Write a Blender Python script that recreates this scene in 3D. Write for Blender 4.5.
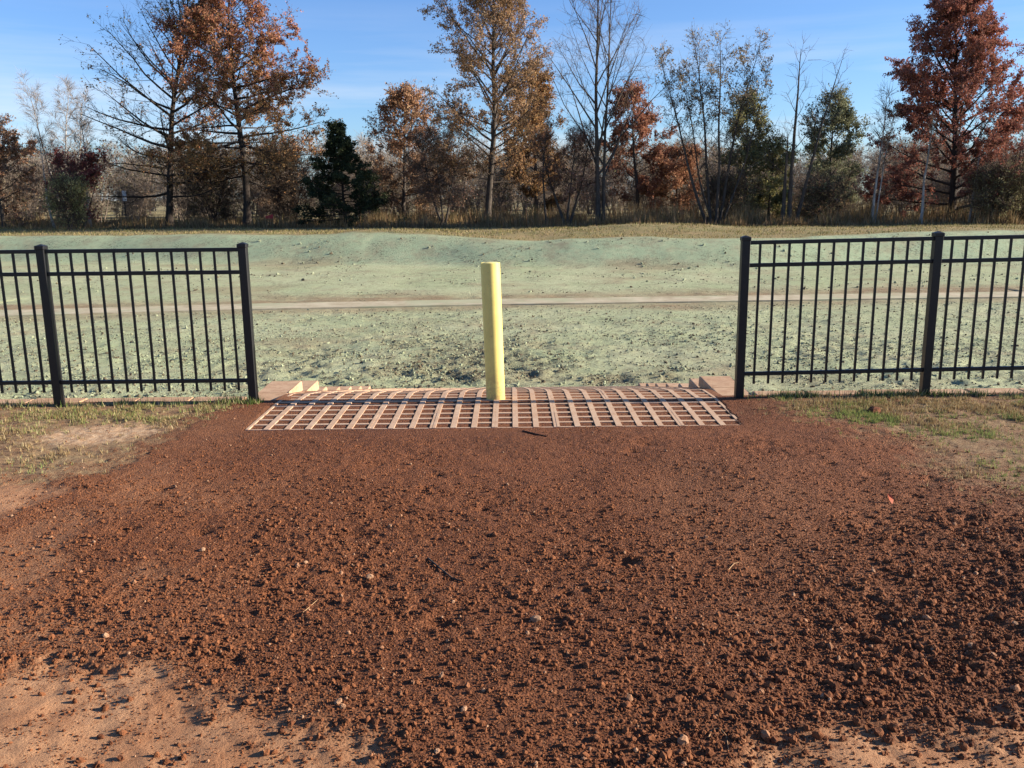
import bpy, math, random
import numpy as np
from mathutils import Matrix, Vector

for o in list(bpy.data.objects):
    bpy.data.objects.remove(o)
scene = bpy.context.scene
C = scene.collection
random.seed(7)
R = math.radians

# ------------------------------------------------------------------ camera
FPX, CAM_H = 885.0, 1.62
PITCH, ROLL = R(12.0), R(-0.59)
CAM_M = Matrix.Rotation(math.pi / 2 - PITCH, 3, 'X') @ Matrix.Rotation(ROLL, 3, 'Z')
cam_data = bpy.data.cameras.new('camera')
cam = bpy.data.objects.new('camera', cam_data)
C.objects.link(cam)
cam.matrix_world = Matrix.Translation((0, 0, CAM_H)) @ CAM_M.to_4x4()
cam_data.sensor_width = 36.0
cam_data.lens = FPX / 1024.0 * 36.0
cam_data.clip_start = 0.05
cam_data.clip_end = 3000.0
scene.camera = cam

# ------------------------------------------------------------------ sky, sun, exposure
SUN_EL, SUN_AZ = R(19.0), R(1.2)          # azimuth measured from +X towards +Y
world = bpy.data.worlds.new('World')
scene.world = world
world.use_nodes = True
wn, wl = world.node_tree.nodes, world.node_tree.links
wn.clear()
w_out = wn.new('ShaderNodeOutputWorld')
w_bg = wn.new('ShaderNodeBackground')
w_bg.inputs['Strength'].default_value = 0.054
w_sky = wn.new('ShaderNodeTexSky')
w_sky.sky_type = 'NISHITA'
w_sky.sun_disc = False
w_sky.sun_elevation = SUN_EL
w_sky.sun_rotation = math.pi / 2 - SUN_AZ
w_sky.altitude = 100
w_sky.air_density = 1.0
w_sky.dust_density = 0.25
w_sky.ozone_density = 1.2
# thin cirrus streaks low in the sky
w_tc = wn.new('ShaderNodeTexCoord')
w_map = wn.new('ShaderNodeMapping')
w_map.inputs['Scale'].default_value = (2.2, 2.2, 34.0)
w_map.inputs['Rotation'].default_value = (R(1.2), R(0.6), 0.5)
w_noise = wn.new('ShaderNodeTexNoise')
w_noise.inputs['Scale'].default_value = 1.25
w_noise.inputs['Detail'].default_value = 5.0
w_noise.inputs['Roughness'].default_value = 0.55
w_ramp = wn.new('ShaderNodeMapRange')
w_ramp.inputs['From Min'].default_value = 0.42
w_ramp.inputs['From Max'].default_value = 0.80
w_ramp.inputs['To Max'].default_value = 0.75
w_sep = wn.new('ShaderNodeSeparateXYZ')
w_low = wn.new('ShaderNodeMapRange')
w_low.inputs['From Min'].default_value = 0.04
w_low.inputs['From Max'].default_value = 0.20
w_low.inputs['To Min'].default_value = 1.0
w_low.inputs['To Max'].default_value = 0.0
w_mul = wn.new('ShaderNodeMath')
w_mul.operation = 'MULTIPLY'
w_mix = wn.new('ShaderNodeMix')
w_mix.data_type = 'RGBA'
w_mix.inputs['B'].default_value = (6.6, 6.9, 7.4, 1)
wl.new(w_tc.outputs['Generated'], w_map.inputs['Vector'])
wl.new(w_map.outputs[0], w_noise.inputs['Vector'])
wl.new(w_noise.outputs['Fac'], w_ramp.inputs['Value'])
wl.new(w_tc.outputs['Generated'], w_sep.inputs[0])
wl.new(w_sep.outputs['Z'], w_low.inputs['Value'])
wl.new(w_ramp.outputs[0], w_mul.inputs[0])
wl.new(w_low.outputs[0], w_mul.inputs[1])
wl.new(w_mul.outputs[0], w_mix.inputs['Factor'])
w_tint = wn.new('ShaderNodeMix')            # camera white balance of the whole sky
w_tint.data_type = 'RGBA'
w_tint.blend_type = 'MULTIPLY'
w_tint.inputs['Factor'].default_value = 1.0
w_tint.inputs['B'].default_value = (0.66, 0.92, 1.42, 1)
wl.new(w_sky.outputs[0], w_tint.inputs['A'])
wl.new(w_tint.outputs['Result'], w_mix.inputs['A'])
wl.new(w_mix.outputs['Result'], w_bg.inputs['Color'])
wl.new(w_bg.outputs[0], w_out.inputs['Surface'])

sun_data = bpy.data.lights.new('sun', 'SUN')
sun_data.energy = 5.0
sun_data.angle = R(0.53)
sun_data.color = (1.0, 0.90, 0.76)
sun = bpy.data.objects.new('sun', sun_data)
C.objects.link(sun)
sdir = Vector((math.cos(SUN_EL) * math.cos(SUN_AZ), math.cos(SUN_EL) * math.sin(SUN_AZ), math.sin(SUN_EL)))
sun.rotation_euler = sdir.to_track_quat('Z', 'Y').to_euler()
sun.location = (60, 0, 30)

scene.view_settings.view_transform = 'Standard'
scene.view_settings.look = 'None'
scene.view_settings.exposure = 1.4
scene.view_settings.gamma = 1.0
scene.view_settings.use_curve_mapping = False
scene.render.resolution_x, scene.render.resolution_y = 1024, 768


# ------------------------------------------------------------------ pixel helpers
def ray(px, py):
    return CAM_M @ Vector(((px - 512) / FPX, (384 - py) / FPX, -1.0))


def gp(px, py, z=0.0):
    """where the ray of a pixel meets the level z"""
    v = ray(px, py)
    t = (z - CAM_H) / v.z
    return Vector((v.x * t, v.y * t, z))


def at(px, py, y):
    """where the ray of a pixel meets the upright plane at distance y"""
    v = ray(px, py)
    t = y / v.y
    return Vector((v.x * t, y, CAM_H + v.z * t))


# ------------------------------------------------------------------ noise
def vnoise(x, y, seed=0):
    xi = np.floor(x).astype(np.int64)
    yi = np.floor(y).astype(np.int64)
    fx = x - xi
    fy = y - yi
    fx = fx * fx * (3 - 2 * fx)
    fy = fy * fy * (3 - 2 * fy)

    def hsh(a, b):
        n = (a * 374761393 + b * 668265263 + seed * 1442695041) & 0xFFFFFFFF
        n = ((n ^ (n >> 13)) * 1274126177) & 0xFFFFFFFF
        n = (n ^ (n >> 16)) & 0xFFFFFF
        return n / float(0xFFFFFF)
    a = hsh(xi, yi)
    b = hsh(xi + 1, yi)
    c = hsh(xi, yi + 1)
    d = hsh(xi + 1, yi + 1)
    return (a * (1 - fx) + b * fx) * (1 - fy) + (c * (1 - fx) + d * fx) * fy


def fbm(x, y, octs=4, seed=0, gain=0.5):
    x = np.asarray(x, float)
    y = np.asarray(y, float)
    s, amp, tot, fr = 0.0, 1.0, 0.0, 1.0
    for k in range(octs):
        ca, sa = math.cos(0.7 * k), math.sin(0.7 * k)
        s = s + amp * vnoise((x * ca - y * sa) * fr + 17.3 * k, (x * sa + y * ca) * fr - 9.1 * k, seed + k * 31)
        tot += amp
        amp *= gain
        fr *= 2.03
    return s / tot


def sstep(a, b, x):
    t = np.clip((x - a) / (b - a), 0, 1)
    return t * t * (3 - 2 * t)


def poly_sd(X, Y, poly):
    """signed distance to a polygon, positive inside"""
    d2 = np.full(X.shape, 1e9)
    inside = np.zeros(X.shape, bool)
    n = len(poly)
    for i in range(n):
        x0, y0 = poly[i]
        x1, y1 = poly[(i + 1) % n]
        ex, ey = x1 - x0, y1 - y0
        t = np.clip(((X - x0) * ex + (Y - y0) * ey) / (ex * ex + ey * ey + 1e-12), 0, 1)
        d2 = np.minimum(d2, (X - x0 - t * ex) ** 2 + (Y - y0 - t * ey) ** 2)
        cond = ((y0 > Y) != (y1 > Y)) & (X < (x1 - x0) * (Y - y0) / (y1 - y0 + 1e-12) + x0)
        inside ^= cond
    d = np.sqrt(d2)
    return np.where(inside, d, -d)


def ground_poly(pix):
    return [tuple(gp(px, py)[:2]) for px, py in pix]


# ------------------------------------------------------------------ materials
def new_mat(name):
    m = bpy.data.materials.new(name)
    m.use_nodes = True
    nt = m.node_tree
    b = nt.nodes['Principled BSDF']
    b.inputs['Specular IOR Level'].default_value = 0.25
    return m, nt, b


def nd(nt, typ, **kw):
    n = nt.nodes.new(typ)
    for k, v in kw.items():
        setattr(n, k, v)
    return n


def noise(nt, scale, detail=4.0, rough=0.55, vec=None, dist=0.0):
    n = nd(nt, 'ShaderNodeTexNoise')
    n.inputs['Scale'].default_value = scale
    n.inputs['Detail'].default_value = detail
    n.inputs['Roughness'].default_value = rough
    n.inputs['Distortion'].default_value = dist
    if vec is not None:
        nt.links.new(vec, n.inputs['Vector'])
    return n.outputs['Fac']


def rng(nt, val, a, b, lo=0.0, hi=1.0):
    n = nd(nt, 'ShaderNodeMapRange')
    n.inputs['From Min'].default_value = a
    n.inputs['From Max'].default_value = b
    n.inputs['To Min'].default_value = lo
    n.inputs['To Max'].default_value = hi
    nt.links.new(val, n.inputs['Value'])
    return n.outputs[0]


def mixc(nt, fac, a, b):
    n = nd(nt, 'ShaderNodeMix')
    n.data_type = 'RGBA'
    for key, v in (('Factor', fac), ('A', a), ('B', b)):
        if isinstance(v, (tuple, list)):
            n.inputs[key].default_value = (*v, 1) if len(v) == 3 else v
        elif isinstance(v, (int, float)):
            n.inputs[key].default_value = v
        else:
            nt.links.new(v, n.inputs[key])
    return n.outputs['Result']


def mth(nt, op, a, b):
    n = nd(nt, 'ShaderNodeMath', operation=op)
    for i, v in enumerate((a, b)):
        if isinstance(v, (int, float)):
            n.inputs[i].default_value = v
        else:
            nt.links.new(v, n.inputs[i])
    return n.outputs[0]


def attr(nt, name):
    n = nd(nt, 'ShaderNodeAttribute', attribute_name=name)
    return n


def position(nt):
    return nd(nt, 'ShaderNodeNewGeometry').outputs['Position']


def bump(nt, bsdf, height, strength, dist):
    n = nd(nt, 'ShaderNodeBump')
    n.inputs['Strength'].default_value = strength
    n.inputs['Distance'].default_value = dist
    nt.links.new(height, n.inputs['Height'])
    nt.links.new(n.outputs[0], bsdf.inputs['Normal'])


# loose red-brown soil, compacted tan dirt and worn turf, blended by vertex masks
LOOSE_A, LOOSE_B = (0.092, 0.030, 0.0115), (0.178, 0.062, 0.0235)
M_soil, nt, b = new_mat('soil')
pos = position(nt)
loose = mixc(nt, rng(nt, noise(nt, 0.75, 6, 0.62, pos), 0.36, 0.64), LOOSE_A, LOOSE_B)
loose = mixc(nt, rng(nt, noise(nt, 42, 4, 0.7, pos), 0.45, 0.8), loose, (0.235, 0.088, 0.034))
loose = mixc(nt, rng(nt, noise(nt, 6.5, 4, 0.6, pos), 0.52, 0.72, 0, 0.45), loose, (0.078, 0.0235, 0.008))
vor = nd(nt, 'ShaderNodeTexVoronoi')
vor.inputs['Scale'].default_value = 95
nt.links.new(pos, vor.inputs['Vector'])
vsep = nd(nt, 'ShaderNodeSeparateColor')
nt.links.new(vor.outputs['Color'], vsep.inputs[0])
loose = mixc(nt, rng(nt, vsep.outputs[0], 0.0, 0.35, 0.55, 0), loose, (0.055, 0.017, 0.006))
loose = mixc(nt, rng(nt, vsep.outputs[1], 0.75, 1.0, 0, 0.7), loose, (0.285, 0.115, 0.048))
dry = mixc(nt, rng(nt, noise(nt, 4, 5, 0.62, pos), 0.35, 0.7), (0.32, 0.148, 0.068), (0.45, 0.245, 0.125))
dry = mixc(nt, rng(nt, noise(nt, 30, 5, 0.65, pos), 0.55, 0.75), dry, (0.20, 0.076, 0.030))
turf = mixc(nt, rng(nt, noise(nt, 5, 5, 0.7, pos), 0.38, 0.66), (0.20, 0.105, 0.052), (0.27, 0.19, 0.095))
turf = mixc(nt, rng(nt, noise(nt, 26, 5, 0.75, pos), 0.48, 0.66, 0, 0.75), turf, (0.135, 0.075, 0.038))
turf = mixc(nt, rng(nt, noise(nt, 60, 4, 0.7, pos), 0.5, 0.75), turf, (0.33, 0.245, 0.135))
pale = mixc(nt, rng(nt, noise(nt, 20, 4, 0.6, pos), 0.4, 0.65), (0.36, 0.215, 0.115), (0.47, 0.33, 0.205))
col = mixc(nt, attr(nt, 'dry').outputs['Fac'], loose, dry)
col = mixc(nt, attr(nt, 'turf').outputs['Fac'], col, turf)
col = mixc(nt, attr(nt, 'pale').outputs['Fac'], col, pale)
nt.links.new(col, b.inputs['Base Color'])
b.inputs['Roughness'].default_value = 0.95
firm = mth(nt, 'MAXIMUM', attr(nt, 'dry').outputs['Fac'], attr(nt, 'turf').outputs['Fac'])
grain = mth(nt, 'ADD', mth(nt, 'MULTIPLY', vor.outputs['Distance'], rng(nt, firm, 0, 1, -1.1, -0.2)), noise(nt, 120, 5, 0.75, pos))
bump(nt, b, grain, 0.9, 0.011)

M_clod, nt, b = new_mat('clod_soil')
oi = nd(nt, 'ShaderNodeObjectInfo')
pos = position(nt)
c1 = mixc(nt, oi.outputs['Random'], (0.09, 0.029, 0.0115), (0.215, 0.080, 0.031))
c1 = mixc(nt, rng(nt, oi.outputs['Random'], 0.955, 0.99), c1, (0.36, 0.21, 0.12))
c1 = mixc(nt, rng(nt, noise(nt, 90, 4, 0.7, pos), 0.45, 0.75, 0, 0.6), c1, (0.29, 0.11, 0.041))
nt.links.new(c1, b.inputs['Base Color'])
b.inputs['Roughness'].default_value = 0.95
bump(nt, b, noise(nt, 220, 5, 0.7, pos), 0.7, 0.006)

M_stone, nt, b = new_mat('stone_pale')
pos = position(nt)
nt.links.new(mixc(nt, noise(nt, 60, 4, 0.6, pos), (0.22, 0.115, 0.06), (0.34, 0.205, 0.12)), b.inputs['Base Color'])
b.inputs['Roughness'].default_value = 0.9

# hydroseeded basin: pale green mulch over brown soil
M_seed, nt, b = new_mat('hydroseed')
pos = position(nt)
g = mixc(nt, rng(nt, noise(nt, 0.35, 5, 0.6, pos), 0.38, 0.62), (0.33, 0.37, 0.205), (0.40, 0.415, 0.245))
g = mixc(nt, attr(nt, 'bank').outputs['Fac'], g, (0.295, 0.365, 0.225))
n_soil = rng(nt, noise(nt, 0.8, 7, 0.75, pos), 0.50, 0.72, 0, 0.75)
g = mixc(nt, n_soil, g, (0.27, 0.20, 0.125))
g = mixc(nt, attr(nt, 'bare').outputs['Fac'], g, (0.26, 0.185, 0.105))
g = mixc(nt, rng(nt, noise(nt, 5, 6, 0.85, pos), 0.52, 0.66, 0, 0.8), g, (0.19, 0.165, 0.095))
spk = mth(nt, 'MULTIPLY', rng(nt, noise(nt, 13, 4, 0.7, pos), 0.545, 0.60), mth(nt, 'MAXIMUM', rng(nt, noise(nt, 1.1, 4, 0.6, pos), 0.42, 0.64), attr(nt, 'churn').outputs['Fac']))
g = mixc(nt, mth(nt, 'MULTIPLY', attr(nt, 'churn').outputs['Fac'], 0.7), g, (0.20, 0.165, 0.095))
g = mixc(nt, spk, g, (0.065, 0.052, 0.028))
g = mixc(nt, rng(nt, noise(nt, 2.6, 5, 0.7, pos), 0.50, 0.72, 0, 0.55), g, (0.44, 0.44, 0.27))
g = mixc(nt, attr(nt, 'tan').outputs['Fac'], g,
         mixc(nt, rng(nt, noise(nt, 0.8, 5, 0.7, pos), 0.4, 0.62), (0.27, 0.20, 0.095), (0.19, 0.17, 0.07)))
nt.links.new(g, b.inputs['Base Color'])
b.inputs['Roughness'].default_value = 0.95
bump(nt, b, noise(nt, 26, 6, 0.75, pos), 1.0, 0.05)

M_seedclod, nt, b = new_mat('hydroseed_clod')
oi = nd(nt, 'ShaderNodeObjectInfo')
c1 = mixc(nt, rng(nt, oi.outputs['Random'], 0.3, 0.8), (0.27, 0.29, 0.18), (0.11, 0.085, 0.052))
nt.links.new(c1, b.inputs['Base Color'])
b.inputs['Roughness'].default_value = 0.95

M_conc, nt, b = new_mat('dusty_concrete')
pos = position(nt)
oi = nd(nt, 'ShaderNodeObjectInfo')
c1 = mixc(nt, rng(nt, noise(nt, 9, 5, 0.65, pos), 0.35, 0.68), (0.52, 0.37, 0.245), (0.42, 0.25, 0.145))
c1 = mixc(nt, rng(nt, oi.outputs['Random'], 0, 1, 0, 0.3), c1, (0.42, 0.28, 0.20))
c1 = mixc(nt, rng(nt, noise(nt, 38, 4, 0.7, pos), 0.56, 0.78, 0, 0.7), c1, (0.30, 0.145, 0.078))
nt.links.new(c1, b.inputs['Base Color'])
b.inputs['Roughness'].default_value = 0.92
bump(nt, b, noise(nt, 150, 4, 0.7, pos), 0.4, 0.004)

M_block, nt, b = new_mat('tan_wall_block')
pos = position(nt)
oi = nd(nt, 'ShaderNodeObjectInfo')
c1 = mixc(nt, oi.outputs['Random'], (0.40, 0.25, 0.145), (0.47, 0.31, 0.19))
c1 = mixc(nt, rng(nt, noise(nt, 11, 6, 0.72, pos), 0.45, 0.68, 0, 0.8), c1, (0.30, 0.155, 0.085))
nt.links.new(c1, b.inputs['Base Color'])
b.inputs['Roughness'].default_value = 0.92
bump(nt, b, noise(nt, 120, 4, 0.7, pos), 0.5, 0.004)

M_path, nt, b = new_mat('channel_concrete')
pos = position(nt)
c1 = mixc(nt, rng(nt, noise(nt, 1.9, 6, 0.75, pos), 0.38, 0.62), (0.47, 0.405, 0.275), (0.33, 0.27, 0.17))
c1 = mixc(nt, rng(nt, noise(nt, 0.55, 5, 0.7, pos), 0.47, 0.60, 0, 0.75), c1, (0.33, 0.34, 0.205))
nt.links.new(c1, b.inputs['Base Color'])
b.inputs['Roughness'].default_value = 0.92

M_iron, nt, b = new_mat('black_powder_coat')
pos = position(nt)
nt.links.new(mixc(nt, rng(nt, noise(nt, 20, 5, 0.7, pos), 0.5, 0.8, 0, 0.6), (0.008, 0.008, 0.009), (0.025, 0.022, 0.02)), b.inputs['Base Color'])
b.inputs['Roughness'].default_value = 0.42
b.inputs['Specular IOR Level'].default_value = 0.4

M_yellow, nt, b = new_mat('yellow_paint')
pos = position(nt)
c1 = mixc(nt, rng(nt, noise(nt, 6, 5, 0.6, pos), 0.4, 0.7), (0.77, 0.64, 0.19), (0.70, 0.56, 0.155))
c1 = mixc(nt, rng(nt, noise(nt, 55, 5, 0.75, pos), 0.60, 0.68, 0, 0.7), c1, (0.45, 0.31, 0.12))
z_ = nd(nt, 'ShaderNodeSeparateXYZ')
nt.links.new(pos, z_.inputs[0])
dirt = mth(nt, 'MULTIPLY', rng(nt, z_.outputs['Z'], 0.0, 0.30, 1, 0), rng(nt, noise(nt, 25, 5, 0.7, pos), 0.35, 0.65))
c1 = mixc(nt, dirt, c1, (0.40, 0.22, 0.10))
nt.links.new(c1, b.inputs['Base Color'])
b.inputs['Roughness'].default_value = 0.5

M_cap, nt, b = new_mat('bollard_fill')
b.inputs['Base Color'].default_value = (0.70, 0.58, 0.22, 1)
b.inputs['Roughness'].default_value = 0.9


def bark(name, a, c, scale=6.0):
    m, nt, b = new_mat(name)
    pos = position(nt)
    mp = nd(nt, 'ShaderNodeMapping')
    mp.inputs['Scale'].default_value = (3, 3, 0.6)
    nt.links.new(pos, mp.inputs['Vector'])
    nt.links.new(mixc(nt, rng(nt, noise(nt, scale, 5, 0.7, mp.outputs[0]), 0.35, 0.65), a, c), b.inputs['Base Color'])
    b.inputs['Roughness'].default_value = 0.95
    bump(nt, b, noise(nt, scale * 2, 4, 0.7, mp.outputs[0]), 0.8, 0.03)
    return m


M_bark = bark('grey_brown_bark', (0.045, 0.035, 0.028), (0.10, 0.08, 0.063))
M_bark_dark = bark('dark_bark', (0.022, 0.017, 0.014), (0.055, 0.042, 0.033))
M_twig = bark('brown_twigs', (0.075, 0.052, 0.037), (0.13, 0.095, 0.068))
M_brush = bark('grey_brush_twigs', (0.165, 0.128, 0.098), (0.26, 0.207, 0.162))
M_birch = bark('pale_birch_bark', (0.42, 0.38, 0.33), (0.20, 0.17, 0.14), 4.0)
M_paletwig = bark('pale_twigs', (0.22, 0.18, 0.15), (0.30, 0.25, 0.21))


def leaf_mat(name, transl=0.3):
    m = bpy.data.materials.new(name)
    m.use_nodes = True
    nt = m.node_tree
    nt.nodes.clear()
    out = nd(nt, 'ShaderNodeOutputMaterial')
    d = nd(nt, 'ShaderNodeBsdfDiffuse')
    t = nd(nt, 'ShaderNodeBsdfTranslucent')
    mx = nd(nt, 'ShaderNodeMixShader')
    a = attr(nt, 'leaf_color')
    nt.links.new(a.outputs['Color'], d.inputs['Color'])
    nt.links.new(a.outputs['Color'], t.inputs['Color'])
    mx.inputs[0].default_value = transl
    nt.links.new(d.outputs[0], mx.inputs[1])
    nt.links.new(t.outputs[0], mx.inputs[2])
    nt.links.new(mx.outputs[0], out.inputs['Surface'])
    return m


M_leaf = leaf_mat('leaf')
M_blade = leaf_mat('grass_blade', 0.25)


# ------------------------------------------------------------------ object helpers
def tag(o, label=None, cat=None, group=None, kind=None):
    if label:
        o['label'] = label
    if cat:
        o['category'] = cat
    if group:
        o['group'] = group
    if kind:
        o['kind'] = kind
    return o


def mesh_from(name, verts, faces, mat, smooth=False):
    me = bpy.data.meshes.new(name)
    verts = np.asarray(verts, np.float32)
    if isinstance(faces, np.ndarray):
        k = faces.shape[1]
        me.vertices.add(len(verts))
        me.vertices.foreach_set('co', verts.ravel())
        me.loops.add(faces.size)
        me.loops.foreach_set('vertex_index', faces.astype(np.int32).ravel())
        me.polygons.add(len(faces))
        me.polygons.foreach_set('loop_start', np.arange(0, faces.size, k, dtype=np.int32))
        me.update(calc_edges=True)
    else:
        me.from_pydata(verts.tolist(), [], faces)
        me.update()
    if smooth:
        me.polygons.foreach_set('use_smooth', np.ones(len(me.polygons), bool))
    if mat:
        me.materials.append(mat)
    return me


def link(name, me, parent=None, loc=(0, 0, 0), rot=(0, 0, 0)):
    o = bpy.data.objects.new(name, me)
    C.objects.link(o)
    o.location = loc
    o.rotation_euler = rot
    if parent:
        o.parent = parent
    return o


def empty(name, loc=(0, 0, 0), rot=(0, 0, 0)):
    o = bpy.data.objects.new(name, None)
    o.empty_display_size = 0.2
    C.objects.link(o)
    o.location = loc
    o.rotation_euler = rot
    return o


def grid_mesh(name, xs, ys, zfun, mat, attrs=None, smooth=True):
    X, Y = np.meshgrid(xs, ys)
    Z = zfun(X, Y)
    nx, ny = len(xs), len(ys)
    V = np.stack([X, Y, Z], -1).reshape(-1, 3)
    i = np.arange(ny - 1)[:, None] * nx + np.arange(nx - 1)[None]
    F = np.stack([i, i + 1, i + 1 + nx, i + nx], -1).reshape(-1, 4)
    me = mesh_from(name, V, F, mat, smooth)
    for k, fn in (attrs or {}).items():
        a = me.attributes.new(k, 'FLOAT', 'POINT')
        a.data.foreach_set('value', np.clip(fn(X, Y), 0, 1).astype(np.float32).ravel())
    return me


def bevel_box(sx, sy, sz, bv, jitter=0.0, seed=0):
    """a box with chamfered edges, base centre at the origin: 44 triangles"""
    rs = np.random.RandomState(seed)
    hx, hy = sx / 2, sy / 2
    rings = [(0, bv), (bv, 0), (sz - bv, 0), (sz, bv)]
    V, F = [], []
    for z, ins in rings:
        x, y = hx - ins, hy - ins
        c = bv if ins == 0 else 0
        if ins == 0:
            V += [(-x + c, -y, z), (x - c, -y, z), (x, -y + c, z), (x, y - c, z), (x - c, y, z), (-x + c, y, z), (-x, y - c, z), (-x, -y + c, z)]
        else:
            V += [(-x, -y, z), (x, -y, z), (x, -y, z), (x, y, z), (x, y, z), (-x, y, z), (-x, y, z), (-x, -y, z)]
    V = np.array(V)
    if jitter:
        V = V + rs.uniform(-jitter, jitter, V.shape)
    for r_ in range(3):
        for k in range(8):
            a, b_ = r_ * 8 + k, r_ * 8 + (k + 1) % 8
            F.append((a, b_, b_ + 8, a + 8))
    F.append(tuple(range(7, -1, -1)))
    F.append(tuple(range(24, 32)))
    return V, F


class MB:
    """collects boxes into one mesh"""
    def __init__(self):
        self.v, self.f = [], []

    def box(self, x0, x1, y0, y1, z0, z1):
        n = len(self.v)
        self.v += [(x0, y0, z0), (x1, y0, z0), (x1, y1, z0), (x0, y1, z0), (x0, y0, z1), (x1, y0, z1), (x1, y1, z1), (x0, y1, z1)]
        self.f += [tuple(n + i for i in q) for q in ((0, 3, 2, 1), (4, 5, 6, 7), (0, 1, 5, 4), (1, 2, 6, 5), (2, 3, 7, 6), (3, 0, 4, 7))]

    def add(self, V, F):
        n = len(self.v)
        self.v += [tuple(p) for p in V]
        self.f += [tuple(n + i for i in q) for q in F]


# ------------------------------------------------------------------ layout in metres
XL, XR = -1.94, 1.73                  # inner faces of the wing walls
FENCE_Y = 6.985
FLOOR = -1.2
CELL = 0.149
MAT_X0 = 0.022 - 13 * CELL            # left edge of the grid pavers
MAT_X1 = MAT_X0 + 24 * CELL
MAT_Y0 = 6.13


def ramp_z(y):
    s = np.clip(np.asarray(y, float) - 6.95, 0, None)
    return np.where(s < 0.85, -0.212 * s * s / 1.7, -0.212 * 0.425 - 0.212 * (s - 0.85))


RIMX = [-200, -40, -25, -11.5, -6.5, -4.0, -1.0, 3.5, 8.7, 19.7, 45, 200]
RIMY = [46, 45, 43.0, 39.6, 38.6, 38.0, 37.1, 36.0, 35.2, 36.4, 39, 42]
MOUND = ((-5.6, 39.6, 2.6, 0.24), (6.5, 41.5, 4.2, 0.30), (1.0, 36.9, 2.6, -0.18), (9.5, 36.0, 4.0, -0.12), (-13, 40.5, 3.0, 0.10), (17.5, 38.5, 3.0, 0.14))


def rim_y(x):
    return np.interp(x, RIMX, RIMY) + 0.7 * (fbm(x * 0.22, x * 0 + 3.0, 3, 5) - 0.5)


def path_y(x):
    return np.interp(x, [-80, -13, -7, 0, 7, 14, 80], [16.5, 22.5, 23.4, 23.9, 24.15, 24.4, 25.5])


def base_z(x, y):
    """the lie of the land without its fine relief"""
    ry = rim_y(x)
    wbank = 3.4 + 0.8 * (fbm(x * 0.15, x * 0 + 9, 3, 8) - 0.5)
    t = sstep(0, 1, (y - (ry - wbank)) / wbank)
    apron = 0.22 * np.clip((y - 25.5) / 8.0, 0, 1)
    z = FLOOR + apron * (1 - t) + t * (0 - FLOOR)
    ends = sstep(70, 90, np.abs(x))
    z = z * (1 - ends)
    z = np.where(y < 7.12, 0.0, z)
    for mx, my, mr, mh in MOUND:
        z = z + mh * np.exp(-(((x - mx) / mr) ** 2 + ((y - my) / (mr * 0.55)) ** 2)) * (y > 30)
    z = np.where(y > 38, z + 0.25 * (fbm(x * 0.06, y * 0.06, 3, 21) - 0.5) * sstep(44, 60, y), z)
    return z


SOIL_X, SOIL_Y0, SOIL_Y1 = 6.0, 0.9, 7.08
BAS_X, BAS_Y0, BAS_Y1 = 15.0, 7.2, 26.5


def coarse_z(x, y):
    z = base_z(x, y)
    z = np.where((np.abs(x) < SOIL_X - 0.3) & (y > SOIL_Y0 + 0.3) & (y < 7.12), -0.35, z)
    z = np.where((np.abs(x) < BAS_X - 0.5) & (y >= 7.12) & (y < BAS_Y1 - 0.6), FLOOR - 0.25, z)
    far = (y > 26)
    z = z + np.where(far, 0.10 * (fbm(x * 0.9, y * 0.9, 4, 41) - 0.5) * (1 - sstep(45, 60, y)), 0)
    z = z + np.where(y < 7.12, 0.05 * (fbm(x * 0.8, y * 0.8, 3, 4) - 0.5) * sstep(5.7, 7.0, np.abs(x)), 0)
    return z


def tan_mask(x, y):
    return sstep(-0.25, 0.5, y - rim_y(x) + 0.9 * (fbm(x * 1.3, y * 1.3, 3, 77) - 0.5))


def bank_mask(x, y):
    return sstep(-4.2, -2.4, y - rim_y(x) + 1.6 * (fbm(x * 0.4, y * 0.6, 3, 78) - 0.5)) * (0.55 + 0.6 * fbm(x * 0.35, y * 0.2, 3, 12))


def bare_mask(x, y):
    d = y - path_y(x)
    m = np.exp(-((d - 1.3) / 0.9) ** 2) * 0.9 + np.exp(-((d + 0.9) / 0.8) ** 2) * 0.7
    return m * (0.35 + 1.0 * fbm(x * 0.7, y * 0.9, 4, 91)) + 0.5 * sstep(0.55, 0.75, fbm(x * 0.25 + 7, y * 0.5, 4, 33))


def churn_mask(x, y):
    m = np.exp(-(((x + 1.6) / 2.6) ** 2 + ((y - 16.0) / 2.4) ** 2)) + 0.8 * np.exp(-(((x - 1.5) / 3.5) ** 2 + ((y - 13.6) / 1.2) ** 2))
    return m * sstep(0.35, 0.6, fbm(x * 1.4, y * 1.4, 4, 97))


xs = np.unique(np.concatenate([np.arange(-34, 34.01, 0.4), np.linspace(34, 90, 40), -np.linspace(34, 90, 40),
                               np.geomspace(90, 1500, 16), -np.geomspace(90, 1500, 16), [-6, 6, -5.7, 5.7, -14.5, 14.5]]))
ys = np.unique(np.concatenate([-np.geomspace(1, 600, 12), np.arange(-0.5, 7.1, 0.4), [0.95, 1.2, 7.08, 7.11, 7.13, 7.2],
                               np.arange(7.6, 26, 0.8), np.arange(26, 46, 0.22), np.geomspace(46, 2200, 40)]))
ground = link('ground', grid_mesh('ground', xs, ys, coarse_z, M_seed,
                                  dict(tan=lambda x, y: np.where(y < 7.12, 1.0, tan_mask(x, y)), bank=bank_mask, bare=bare_mask)))
tag(ground, 'pale green seeded far bank and dry grass field reaching the woods', kind='structure')

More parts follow.
